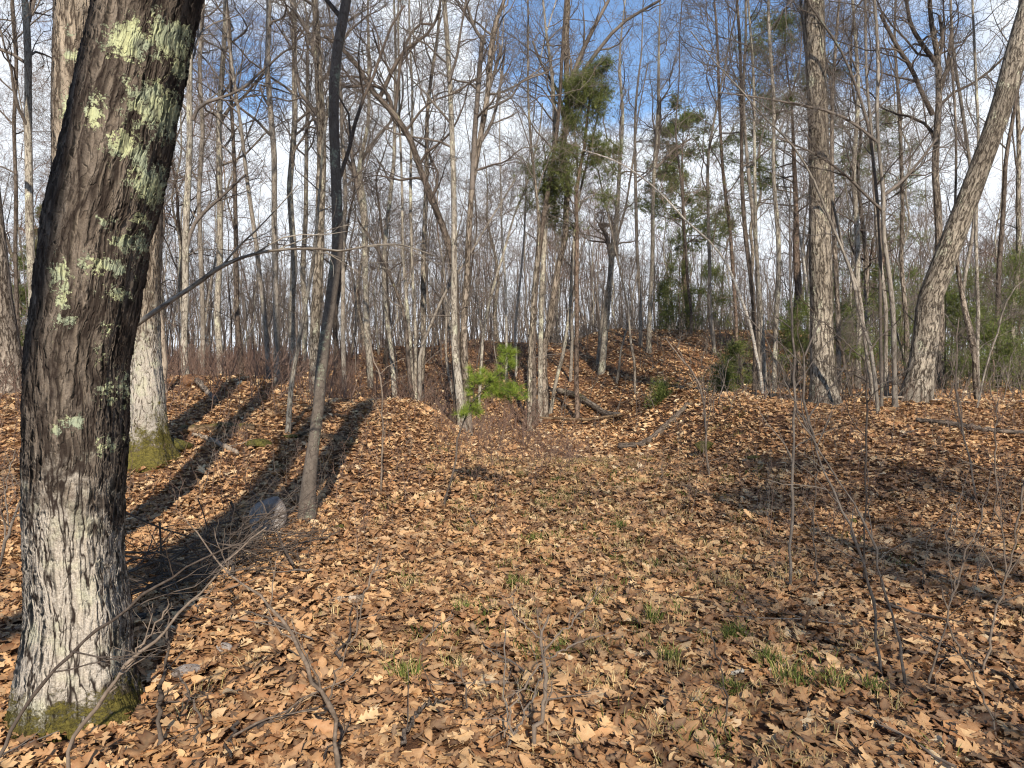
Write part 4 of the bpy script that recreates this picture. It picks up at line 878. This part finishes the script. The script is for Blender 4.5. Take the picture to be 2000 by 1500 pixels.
def thicket():
    rng = np.random.default_rng(31); n = 560; y = 21 + 36 * rng.random(n); px = rng.uniform(-80, 2080, n); x = (px - 1000) / FPX * y
    k = ~((px > 980) & (px < 1480) & (y < 33) & (rng.random(n) < .93)); x, y = x[k], y[k]; n = len(x); z = gz(x, y)
    H = rng.uniform(2.2, 7.5, n); K = 8; d = nrm(np.stack([rng.normal(0, .10, n), rng.normal(0, .10, n), np.ones(n)], -1)); P = np.zeros((n, K, 3)); P[:, 0] = np.stack([x, y, z - .03], -1)
    for j in range(1, K): d = nrm(d + .07 * rng.normal(size=d.shape)); P[:, j] = P[:, j - 1] + d * (H / (K - 1))[:, None]
    R = rng.uniform(.012, .028, n)[:, None] * np.linspace(1.1, .35, K)[None]
    A, a = grow(P, R, 9, rng, .22, 1., -.26, .5, (.4, .8), 6, .16, .1, .55, .02, .4, .0045)
    B, b = grow(A, a, 5, rng, .2, 1., -.42, .4, (.4, .9), 4, .18, .07, .7, .02, .5, .0035)
    C, c = grow(B, b, 3, rng, .2, 1., -.5, .4, (.4, .9), 3, .18, .05, .8, .02, .7, .003)
    o = link('sapling_thicket', tube_mesh('sapling_thicket', [(P, R, 5), (A, a, 3), (B, b, 3), (C, c, 3)], MAT['twig'])); tag(o, 'hazy thicket of thin reddish saplings between the background trunks', 'thicket', kind='stuff')
thicket()
# saplings and shrubs one can tell apart
def shrub(label, D, stems, mat='twig', seed=0, n=6, ln=-.35, sub=3, name='shrub', cat='shrub', sides=7, group=None):
    rng = np.random.default_rng(700 + seed); G = []; base = None
    for st in stems:
        q = [(a, b, w) if len(s) == 3 else s for s in st for (a, b, w) in [s[:3]]]
        d0 = D + (st[0][3] if len(st[0]) > 3 else 0)
        pp = np.array([list(pt(s[0], s[1], D + (s[3] if len(s) > 3 else 0))) + [s[2] * (.72 if s[2] > 4 else .85) / 2 * D / FPX] for s in st])
        if st[0][1] is not None and len(st[0]) < 5: pass
        c = curve(pp, 20); c[:, 3] = np.maximum(c[:, 3], .0015)
        c[1:-1, :3] += rng.normal(0, .0055, (18, 3)); c[:, 3] *= rng.uniform(.82, 1.22, 20)
        if base is None:
            g = float(gz(c[0, 0], c[0, 1])); c[0, 2] = min(c[0, 2], g - .03); base = np.array([c[0, 0], c[0, 1], g])
        P, R = c[None, :, :3], c[None, :, 3]; G.append((P, R, sides))
        if n:
            A, a = grow(P, R, n, rng, .25, 1., ln, .4, (.4, .95), 7, .16, .04, .6, .01, .35, .0014); G.append((A, a, 5))
            B, b = grow(A, a, sub, rng, .2, 1., -.45, .4, (.4, .9), 5, .18, .03, .65, .006, .4, .0011); G.append((B, b, 4))
    o = link(name, tube_mesh(name, [(g[0] - base, g[1], g[2]) for g in G], MAT[mat], (0, 0, 0), seed), None, base)
    return tag(o, label, cat, group)
h = hit
shrub('thin dark upright sapling stem at the right, nearest of the straight ones', h(1542, 1152), [[(1542, 1152, 10), (1545, 1060, 8), (1549, 900, 7), (1553, 760, 6), (1548, 600, 5), (1540, 480, 4), (1545, 360, 3)]], 'twig', 1, 8, -.22, name='sapling', cat='sapling')
shrub('tall sapling bowing left above the right side of the trail, nearest the camera', h(1722, 1322), [[(1722, 1322, 9), (1714, 1240, 8), (1703, 1170, 8), (1685, 1100, 7), (1668, 1040, 7), (1640, 985, 6), (1612, 920, 6), (1590, 860, 6), (1575, 800, 6), (1570, 720, 5), (1585, 660, 5), (1602, 625, 4)], [(1590, 860, 4), (1540, 760, 3), (1480, 640, 3), (1430, 590, 2)], [(1578, 820, 4), (1640, 730, 3), (1690, 650, 3), (1740, 600, 2)]], 'twig', 2, 7, -.25, name='sapling', cat='sapling')
shrub('curved sapling stem crossing the bowing one, its foot farther right', h(1770, 1350), [[(1770, 1350, 8), (1758, 1280, 7), (1746, 1210, 7), (1725, 1140, 6), (1712, 1080, 6), (1690, 1020, 6), (1668, 985, 5), (1640, 940, 5), (1600, 880, 4), (1550, 800, 3)]], 'twig', 3, 6, -.25, name='sapling', cat='sapling')
shrub('crooked twig sapling standing between the straight stem and the bowing sapling', h(1594, 1150), [[(1594, 1152, 4), (1592, 1080, 4), (1588, 1000, 3), (1594, 930, 3), (1585, 860, 2)]], 'twigdark', 4, 6, name='sapling', cat='sapling')
shrub('upright dark stem forking at eye level right of the thick straight oak', h(1686, 1140), [[(1686, 1140, 6), (1688, 1050, 5), (1692, 900, 5), (1694, 760, 5), (1692, 705, 4), (1720, 660, 3), (1760, 620, 2)], [(1692, 706, 4), (1660, 680, 3), (1620, 640, 3), (1580, 615, 2)], [(1693, 745, 4), (1640, 720, 3), (1600, 705, 2)]], 'twigdark', 5, 5, -.3, name='sapling', cat='sapling')
shrub('thin leaning twig sapling in the lower right with forked tips', h(1812, 1345), [[(1808, 1345, 6), (1840, 1250, 5), (1865, 1150, 5), (1890, 1080, 4), (1920, 1000, 3), (1935, 920, 2)], [(1865, 1150, 4), (1850, 1050, 3), (1880, 960, 2)]], 'twigtan', 6, 6, name='sapling', cat='sapling')
shrub('pale bent twig sweeping up from the lower right corner', h(1955, 1500) if False else 2.9, [[(1960, 1500, 6), (1945, 1440, 6), (1920, 1360, 5), (1880, 1280, 5), (1850, 1210, 4), (1840, 1150, 3)]], 'twigtan', 7, 4, name='sapling', cat='sapling')
shrub('thin tan sapling leaning in from the right edge', h(1915, 1330), [[(1915, 1335, 6), (1940, 1230, 6), (1965, 1120, 6), (1985, 1020, 5), (2005, 930, 5)], [(1965, 1120, 4), (1950, 1000, 3), (1945, 880, 3), (1950, 780, 2)]], 'twigtan', 8, 6, name='sapling', cat='sapling')
shrub('slim pale sapling on the right bank in front of the large leaning oak', h(1906, 975), [[(1906, 975, 5), (1895, 900, 4), (1882, 850, 4), (1871, 790, 4), (1868, 700, 3), (1873, 620, 2)]], 'twigtan', 9, 7, name='sapling', cat='sapling')
shrub('slim upright sapling on the trail edge below the hill, left of the straight stem', h(1385, 930), [[(1386, 930, 6), (1380, 880, 5), (1378, 820, 5), (1370, 765, 4), (1352, 725, 4), (1330, 700, 3), (1300, 660, 2)]], 'twigtan', 10, 5, name='sapling', cat='sapling')
shrub('pale crooked sapling with two arms on the left bank beside the trail', h(744, 960), [[(744, 962, 5), (747, 880, 4), (746, 800, 4), (742, 735, 4), (730, 705, 3), (722, 670, 3), (712, 640, 2)], [(741, 732, 3), (760, 715, 2), (790, 700, 2)]], 'twigtan', 11, 4, -.25, name='sapling', cat='sapling')
shrub('forked bare shrub in the centre foreground with a stout crooked stem', 2.75, [[(1036, 1530, 15), (1040, 1470, 13), (1052, 1420, 12), (1064, 1370, 11), (1066, 1320, 10), (1060, 1280, 9), (1058, 1250, 8), (1062, 1225, 6), (1072, 1200, 5)], [(1060, 1275, 5), (1090, 1240, 5), (1130, 1205, 4), (1160, 1160, 3), (1180, 1130, 2)], [(1060, 1285, 5), (1030, 1330, 5), (1000, 1380, 4), (985, 1440, 4)], [(1060, 1260, 5), (1040, 1230, 4), (1000, 1190, 3), (1010, 1140, 2)], [(1058, 1290, 4), (1100, 1270, 4), (1140, 1250, 3), (1190, 1235, 2)]], 'twigtan', 12, 4, -.3, sides=9)
shrub('thin twig shrub left of the forked shrub in the centre foreground', 2.8, [[(975, 1530, 6), (990, 1470, 6), (998, 1440, 5), (990, 1390, 5), (983, 1340, 4), (985, 1280, 4), (988, 1230, 3)], [(998, 1440, 4), (1040, 1370, 4), (1060, 1320, 3), (1075, 1290, 2)]], 'twig', 13, 5, -.3)
shrub('small curved twig shrub in the lower centre-left foreground', 3.05, [[(950, 1490, 5), (940, 1440, 5), (920, 1410, 4), (912, 1370, 4), (905, 1330, 3), (895, 1300, 2)]], 'twigdark', 14, 6, -.4)
shrub('long pale bent stem rising from the lower edge left of centre', 2.55, [[(664, 1540, 15), (660, 1470, 14), (650, 1400, 13), (640, 1372, 13), (615, 1335, 11), (590, 1280, 11), (560, 1225, 9), (530, 1185, 8), (490, 1150, 7), (440, 1110, 5), (400, 1060, 4), (365, 1020, 3)], [(640, 1372, 5), (665, 1300, 5), (690, 1240, 4), (720, 1130, 4), (740, 1080, 3)]], 'twigtan', 15, 5, -.22)
shrub('long grey stem arching up right across the foot of the huge leaning oak', 2.45, [[(128, 1540, 13), (140, 1460, 12), (165, 1410, 12), (215, 1350, 11), (250, 1300, 9), (300, 1250, 8), (350, 1200, 7), (400, 1150, 6), (450, 1090, 5), (520, 1030, 4)], [(215, 1352, 6), (240, 1310, 5), (285, 1250, 5), (330, 1180, 4)]], 'twigtan', 16, 5, -.25)
shrub('straight dark stem slanting in front of the huge leaning oak', 2.35, [[(-30, 1520, 10), (60, 1370, 10), (150, 1265, 9), (250, 1185, 8), (320, 1135, 6), (400, 1090, 4), (470, 1060, 3)]], 'twigdark', 17, 6, -.3)
shrub('knotted dark stem standing in the leaves right of the huge oak foot', 2.75, [[(318, 1510, 14), (312, 1440, 13), (306, 1390, 12), (318, 1330, 11), (326, 1290, 9), (330, 1240, 6), (326, 1190, 4)], [(326, 1295, 7), (355, 1320, 7), (375, 1370, 7), (392, 1400, 7), (382, 1450, 6)]], 'twigdark', 18, 4, -.35)
shrub('slender dark twig rising left of the crossing stems in the lower right', h(1420, 1450), [[(1420, 1455, 5), (1418, 1380, 5), (1410, 1310, 4), (1395, 1260, 4), (1390, 1230, 3)]], 'twigdark', 19, 4, -.3)
shrub('leaning twig shrub at the left edge beyond the huge oak', 5.0, [[(-20, 1150, 8), (30, 1010, 7), (60, 930, 5), (75, 860, 4)], [(20, 1040, 4), (10, 960, 3), (30, 880, 2)]], 'twig', 20, 7)
SH = [(700, 930), (655, 1000), (480, 960), (430, 930), (395, 970), (640, 880), (760, 870), (800, 900), (560, 950), (700, 1090), (1180, 880), (1330, 900), (1290, 950), (1440, 900), (1480, 960), (1530, 930), (1640, 900), (1700, 980), (1760, 940), (1830, 900), (1860, 1060), (1950, 960), (1960, 1080), (1800, 1150), (1740, 880), (1240, 840), (1110, 860), (940, 850), (970, 1010), (820, 960), (330, 960), (1900, 1180), (1500, 1050), (1640, 1080), (600, 1100), (1350, 1010), (30, 960), (25, 860)]
rs = np.random.default_rng(91)
for i, (px, row) in enumerate(SH):
    D = h(px, row); hh = rs.uniform(.35, .85) * FPX / D * (1 if px > 1300 or px < 700 else .6); dx = rs.normal(0, .22) * hh; w = .007 * FPX / D
    st = [[(px, row, w), (px + dx * .3, row - hh * .4, w * .8), (px + dx * .6, row - hh * .75, w * .6), (px + dx, row - hh, w * .35)]]
    if rs.random() < .6: st.append([(px + dx * .25, row - hh * .3, w * .6), (px - dx, row - hh * .7, w * .4), (px - dx * 1.6 + 10, row - hh * .95, w * .3)])
    shrub('thin waist-high bare seedling standing in the leaf litter', D, st, ['twig', 'twigred', 'twigdark', 'twigtan'][i % 4], 100 + i, 7, -.4, name='seedling', cat='seedling', group='thin bare seedlings in the leaf litter')

# ---- heap of thin dead branches beside the huge oak
def heap():
    rng = np.random.default_rng(12); D = 5.0; c0 = pt(425, 1130, 5.0); g = float(gz(c0[0], 5.0))
    root = thing('brush_pile', (c0[0], 5.0, g), 'tangled heap of thin dead branches between the huge oak and the grey rock', 'brush pile')
    n = 60; ax = nrm(np.array([.5, .75, 0.03])); P = np.zeros((n, 9, 3)); cen = np.array([c0[0] + .03, 4.95, g])
    for i in range(n):
        d = nrm(ax + rng.normal(0, .55, 3) * np.array([1, 1, .5])); L_ = rng.uniform(.45, 1.15)
        p = cen + ax * rng.uniform(-.55, .55) + np.array([rng.normal(0, .13), rng.normal(0, .13), rng.uniform(.02, .28)]) - d * L_ / 2
        for k in range(9):
            P[i, k] = p; d = nrm(d + rng.normal(0, .09, 3)); p = p + d * L_ / 8
    gzz = gz(P[..., 0], P[..., 1]); P[..., 2] = np.maximum(P[..., 2], gzz + .015)
    R = np.exp(rng.normal(-5.35, .42, n))[:, None] * np.linspace(1.2, .4, 9)[None]
    A, a = grow(P, R, 5, rng, .15, 1., -.35, .4, (.3, .8), 6, .16, 0, .6, .006, .4, .0013)
    A[..., 2] = np.maximum(A[..., 2], gz(A[..., 0], A[..., 1]) + .012)
    B, b = grow(A, a, 3, rng, .2, 1., -.5, .4, (.4, .9), 4, .18, 0, .7, .004, .5, .0011)
    link('dead_branch', tube_mesh('pile', [(P, R, 6), (A, a, 4), (B, b, 3)], MAT['twigdark'], root.location[:]), root)
heap()

# ------------------------------------------------------------------ fallen wood, stones
def log(label, pts_, mat, name='fallen_log', cat='log', seed=0, n=0, sides=18, cap=True, lift=None, moss=0, group=None):
    """pts_ (px,row,width px,D); lies on the ground when lift is given"""
    rng = np.random.default_rng(900 + seed)
    pp = []
    for px, row, w, D in pts_:
        p = pt(px, row, D); r = w / 2 * D / FPX
        if lift is not None: p[2] = float(gz(p[0], p[1])) + r * .75 + lift
        pp.append(list(p) + [r])
    c = curve(np.array(pp), 40); c[:, 3] *= 1 + .10 * rng.normal(size=40) * .6
    c[1:-1, :3] += rng.normal(0, .006, (38, 3))
    e0 = c[0].copy(); e1 = c[-1].copy(); e0[3] = e1[3] = .002
    c = np.concatenate([[e0], c, [e1]]); c[0, :3] -= nrm(c[2, :3] - c[1, :3]) * .004; c[-1, :3] += nrm(c[-2, :3] - c[-3, :3]) * .004
    base = c[len(c) // 2, :3].copy(); P, R = c[None, :, :3], c[None, :, 3]
    V, Q, B = tubes(P, R, sides, seed)
    attrs = {'bk': ('FLOAT_VECTOR', B)}
    Vs, Fs, Bs = [V], [Q], [B]; o = len(V)
    if n:
        A, a = grow(P[:, 1:-1], R[:, 1:-1], n, rng, .1, .95, .5, .3, (.6, 1.1), 6, .15, .05, .3, .012, .4, .003)
        v, q, b2 = tubes(A, a, 5, seed); Vs.append(v); Fs.append(q + o); Bs.append(b2)
    V = np.concatenate(Vs); B = np.concatenate(Bs)
    ms = np.clip(moss * sstep(-.2, .8, (V[:, 2] - base[2]) / max(R.max(), .01)), 0, 1) * (.4 + vnoise(V[:, 0] * 3, V[:, 1] * 3)) if moss else np.zeros(len(V))
    me = mesh_from(name, V - base, Fs, MAT[mat], True, {'bk': ('FLOAT_VECTOR', B), 'moss': ('FLOAT', ms)})
    return tag(link(name, me, None, base), label, cat, group)
D = h(1120, 832)
log('thin pale fallen log lying across the trail at the foot of the hill', [(1018, 824, 4, D), (1080, 828, 5, D), (1150, 832, 6, D), (1215, 829, 6, D)], 'rotten', seed=1, lift=.16)
log('dark broken stub bent down at the right end of the log across the trail', [(1206, 828, 8, D), (1228, 832, 10, D), (1224, 846, 11, D - .1), (1208, 858, 13, D - .2)], 'dark', seed=2, n=4)
D = h(1280, 858) 
log('dark fallen log lying in the shade at the right edge of the trail', [(1208, 858, 14, D), (1250, 855, 13, D), (1300, 848, 12, D + .2), (1345, 836, 10, D + .5)], 'dark', seed=3, lift=.02, moss=.3)
log('long fallen trunk slanting down the hillside to the right', [(1090, 712, 11, 21.5), (1120, 728, 12, 21), (1155, 752, 12, 20), (1185, 768, 11, 19.3), (1212, 780, 9, 18.8)], 'oak', seed=4, moss=.5, lift=.08)
log('mossy brown rotten log lying on the leaves behind the stout moss-footed oak', [(350, 838, 17, h(350, 845)), (400, 833, 20, h(400, 843)), (450, 829, 20, h(450, 840)), (497, 832, 16, h(497, 840))], 'rotten', seed=5, lift=-.02, moss=.55)
log('reddish rotten log partly behind the slender dark tree', [(585, 848, 13, h(585, 853)), (630, 852, 14, h(630, 857)), (690, 862, 13, h(690, 866))], 'rotten', seed=6, lift=-.01, moss=.3)
log('short leaning log running down from the mossy stump on the left bank', [(385, 742, 11, 13.2), (405, 765, 10, 12.6), (428, 788, 9, 12.1), (446, 804, 8, 11.7)], 'oak', seed=7)
log('pale forked stick lying on the leaves in front of the mossy rotten log', [(378, 850, 6, h(378, 855)), (410, 862, 8, h(410, 866)), (440, 878, 9, h(440, 880)), (464, 892, 8, h(464, 893))], 'barewood', 'fallen_stick', 'stick', 8, 3, 8, lift=.03)
log('thin pale pole lying across the brush behind the crooked pale sapling', [(490, 792, 3, 13.6), (560, 795, 4, 13.2), (612, 792, 5, 13), (670, 800, 4, 12.6)], 'barewood', 'fallen_stick', 'stick', 9, 3, 7)
log('dark sunken branch on the leaves between the huge oak and the brush pile', [(270, 1205, 15, h(270, 1212)), (330, 1196, 16, h(330, 1203)), (400, 1188, 12, h(400, 1194)), (470, 1182, 9, h(470, 1187))], 'dark', 'fallen_branch', 'branch', 10, 2, 12, lift=0)
log('short pale weathered log lying at the left side of the trail', [(648, 1176, 11, h(648, 1180)), (680, 1175, 12, h(680, 1180)), (708, 1172, 11, h(708, 1177))], 'barewood', 'fallen_branch', 'branch', 11, 0, 12, lift=.01)
log('dark branch lying among leaves at the far right edge of the bank', [(1790, 815, 8, h(1790, 830)), (1850, 825, 10, h(1850, 838)), (1930, 838, 9, h(1930, 850)), (2010, 842, 8, h(2000, 856))], 'dark', 'fallen_branch', 'branch', 12, 3, 9, lift=.05)
log('thin pale stick propped across the bank in front of the slim pair', [(1690, 776, 3, 12.7), (1770, 776, 4, 12.5), (1850, 783, 4, 12.3), (1895, 786, 3, 12.2)], 'barewood', 'fallen_stick', 'stick', 13, 3, 6)
log('dark slanting dead limb hanging behind the large leaning oak', [(1738, 505, 5, 14.5), (1765, 540, 6, 14.3), (1800, 595, 6, 14)], 'dark', 'dead_limb', 'branch', 14, 0, 6) if False else None
log('small white twig lying on the leaves in the lower right of the trail', [(1428, 1340, 3, h(1428, 1340)), (1440, 1336, 4, h(1440, 1336)), (1452, 1332, 3, h(1452, 1332))], 'birch', 'fallen_stick', 'stick', 15, 0, 6, lift=.045)
log('dark crossed stick on the leaves in the lower centre-left', [(784, 1480, 8, h(784, 1482)), (805, 1435, 7, h(805, 1437)), (835, 1400, 6, h(835, 1402)), (880, 1390, 5, h(880, 1392))], 'dark', 'fallen_stick', 'stick', 16, 2, 7, lift=.05)
rk = np.random.default_rng(17)
for i in range(46):
    row = rk.uniform(850, 1480); px = rk.uniform(60, 1980); D = h(px, row); a = rk.uniform(0, 6.28); L_ = rk.uniform(.2, .8); x0 = (px - 1000) / FPX * D
    n_ = 7; u = np.linspace(-.5, .5, n_) * L_; P = np.stack([x0 + u * np.cos(a) + rk.normal(0, .012, n_), D + u * np.sin(a) + rk.normal(0, .012, n_), np.zeros(n_)], -1)
    P[:, 2] = gz(P[:, 0], P[:, 1]) + rk.uniform(.03, .06); R = np.full(n_, rk.uniform(.003, .008)) * np.linspace(1.2, .5, n_)
    b0 = P[3].copy(); P = P - b0; G = [(P[None], R[None], 6)]
    A, a2 = grow(P[None], R[None], 3, rk, .2, .9, L_ * .35, .3, (.4, .9), 5, .14, 0, .6, .01, .4, .0015); G.append((A, a2, 4))
    o = link('fallen_stick', tube_mesh('stick', G, MAT[['twigdark', 'twig', 'twigtan', 'dark'][i % 4]]), None, b0)
    tag(o, 'thin dead stick lying loose on the dry leaves', 'stick', 'thin dead sticks scattered on the leaf litter')

def rock(label, px, row, D, size, seed, mat='stone', name='rock', cat='rock', sub=5, sink=.3, cuts=9):
    import bmesh
    rng = np.random.default_rng(seed); bm = bmesh.new(); bmesh.ops.create_icosphere(bm, subdivisions=sub, radius=1)
    V = np.array([v.co[:] for v in bm.verts]); F = np.array([[v.index for v in f.verts] for f in bm.faces]); bm.free()
    for k in range(cuts):
        nn = nrm(rng.normal(size=3)); d = rng.uniform(.5, .8); t = V @ nn; V = V - np.maximum(t - d, 0)[:, None] * nn * .93
    V *= 1 + .05 * (vnoise(V[:, 0] * 4 + V[:, 2] * 3, V[:, 1] * 4 + 7) - .5)[:, None]
    V = V * np.array(size); p = pt(px, row, D); g = float(gz(p[0], D))
    b0 = np.array([p[0], D, g]); V[:, 2] += size[2] * (1 - sink)
    return tag(link(name, mesh_from(name, V, [F], MAT[mat], False if mat == 'stone' else True), None, b0), label, cat)
rock('grey angular rock half buried in leaves at the foot of the slender dark tree', 516, 1020, h(516, 1040), (.19, .16, .20), 4)
rock('flat grey stone in the leaves right of the mossy foot of the huge oak', 365, 1318, h(365, 1322), (.075, .06, .035), 6)
rock('small pale stone lying just below the dead branch heap', 437, 1277, h(437, 1278), (.045, .035, .03), 7)
rock('tiny round brown stone close to the moss on the huge oak', 215, 1385, h(215, 1388), (.035, .03, .025), 8)
rock('low mossy hummock on the leaves in front of the mossy rotten log', 505, 868, h(505, 875), (.17, .12, .07), 9, 'moss', 'moss_cushion', 'moss', cuts=3)
rock('small moss cushion beside the foot of the crooked pale sapling', 566, 855, h(566, 858), (.10, .08, .04), 10, 'moss', 'moss_cushion', 'moss', cuts=3)
rock('tiny green moss cushion right of the slender dark tree foot', 668, 1035, h(668, 1036), (.07, .05, .035), 11, 'moss', 'moss_cushion', 'moss', cuts=3)
rock('dark mossy stump mound at the trail edge below the right bank', 1376, 870, h(1376, 885), (.17, .2, .11), 12, 'moss', 'moss_cushion', 'moss', cuts=5)
rock('flat moss patch on the right bank behind the bowing sapling', 1478, 895, h(1478, 897), (.15, .12, .03), 13, 'moss', 'moss_cushion', 'moss', cuts=3)
rock('dark rotten stump mound under the forked lichened maple on the left bank', 378, 768, 13.4, (.22, .2, .14), 14, 'soil', 'stump', 'stump', cuts=3, sink=.5)
rock('dark mossy stump beside the stout moss-footed oak', 345, 870, h(345, 880), (.2, .2, .10), 15, 'moss', 'moss_cushion', 'moss', cuts=5)
rock('small green moss tuft far down the right bank', 1662, 1022, h(1662, 1024), (.06, .05, .03), 16, 'moss', 'moss_cushion', 'moss', cuts=3)

# a long bare branch reaching right from behind the huge oak
def reach():
    rng = np.random.default_rng(61); D = 4.6
    pts_ = [(262, 637, 10), (300, 610, 10), (345, 580, 9), (390, 550, 9), (420, 528, 9), (460, 508, 7), (510, 493, 6), (560, 487, 5), (620, 486, 5), (665, 490, 4), (720, 480, 4), (780, 478, 3), (850, 500, 2)]
    pw = np.array([list(pt(a, b, D)) + [w / 2 * D / FPX] for a, b, w in pts_]); c = curve(pw, 40); P, R = c[None, :, :3], c[None, :, 3]
    A, a = grow(P, R, 9, rng, .3, 1., .6, .3, (.3, .8), 8, .14, .02, .55, .01, .3, .0016); B, b = grow(A, a, 3, rng, .2, 1., .25, .3, (.4, .9), 5, .14, .02, .6, .004, .4, .0013)
    return [(P, R, 9), (A, a, 5), (B, b, 4)]
for o in COL.objects:
    if o.get('label', '').startswith('huge leaning oak'):
        link('low_branch', tube_mesh('low_branch', reach(), MAT['grey'], tuple(o.location)), o)

# ------------------------------------------------------------------ trees standing behind the photographer, whose shade falls into the view; bent oak and pine added for it
BEH = [(-3.3, -2.6, .16, 3), (4.1, -3.6, .15, 7), (5.9, -1.4, .12, 2), (4.9, -7.4, .13, 9), (7.4, -5.0, .16, 4), (-6.0, -6.0, .16, 6), (9.8, -2.0, .14, 10), (6.2, -9.5, .17, 0)]
for i, (x, y, r, vi) in enumerate(BEH):
    tm, cm = VARS[vi]; z = float(gz(x, y)); root = thing('bare_tree', (x, y, z), 'bare tree standing behind the viewpoint, throwing its shade on the leaves', 'tree', 'bare trees behind the viewpoint')
    r0 = [.045, .055, .07, .05, .09, .042, .10, .06, .04, .08, .05, .065][vi]; s = r / r0 / 1.1
    root.scale = (s, s, .95) if s < 1.6 else (1.6, 1.6, .95); root.rotation_euler = (0, 0, i * 1.3)
    link('trunk', tm, root); link('crown', cm, root)
def shade_tree():
    """unseen oak, its bend made up so the trunk shades only the upper big oak"""
    rng = np.random.default_rng(7)
    P_ = [(-2.9, -3.2, -.1, .17), (-2.7, -3.2, 1.5, .15), (-2.35, -3.2, 3.0, .14), (-1.75, -3.2, 4.4, .14), (-1.05, -3.2, 5.5, .16), (-.80, -3.2, 6.8, .18), (-.71, -3.2, 8.2, .17), (-.43, -3.2, 10., .13), (-.3, -3.2, 13., .04)]  # trunk path invented for the shade it throws
    c = curve(np.array(P_), 50); root = thing('oak_tree', (-2.9, -3.2, 0.), 'unseen oak added behind the viewpoint, bent to shade the huge oak', 'tree')
    P, R = c[None, :, :3], c[None, :, 3]
    link('trunk', tube_mesh('shade_trunk', [(P, R, 14)], MAT['oak'], (-2.9, -3.2, 0.)), root)
    link('crown', tube_mesh('shade_crown', crown_groups(P, R, rng, 9, .62, 2.6, .9, 1.5, 0), MAT['twig'], (-2.9, -3.2, 0.)), root)
shade_tree()
rngp = np.random.default_rng(5)
for (x, y, H_) in ((5.7, -9.0, 12.0),):  # unseen pine put in for its broad soft shade
    c = curve(np.array([[x, y, -.1, .16], [x, y, H_ * .5, .12], [x + .2, y, H_, .03]]), 30)
    root = thing('pine_tree', (x, y, 0), 'unseen pine added behind the viewpoint to shade the lower right of the trail', 'pine tree')
    link('trunk', tube_mesh('shade_pine', [(c[None, :, :3], c[None, :, 3], 12)], MAT['pinebark'], (x, y, 0)), root)
    link('crown', conifer_mesh((x, y, 0), c, rngp, 34, .36, 2.6, 'pinefar', .12, .006, 14), root)
SC.cycles.use_denoising = True; SC.cycles.filter_width = 1.15 if hasattr(SC.cycles, 'filter_width') else 1.5
for o in COL.objects:
    if o.get('label') and len(o['label'].replace('-', ' ').split()) > 16: print('LONG', len(o['label'].split()), o['label'])
print('faces', MESH_STATS[0], 'objects', len(COL.objects))
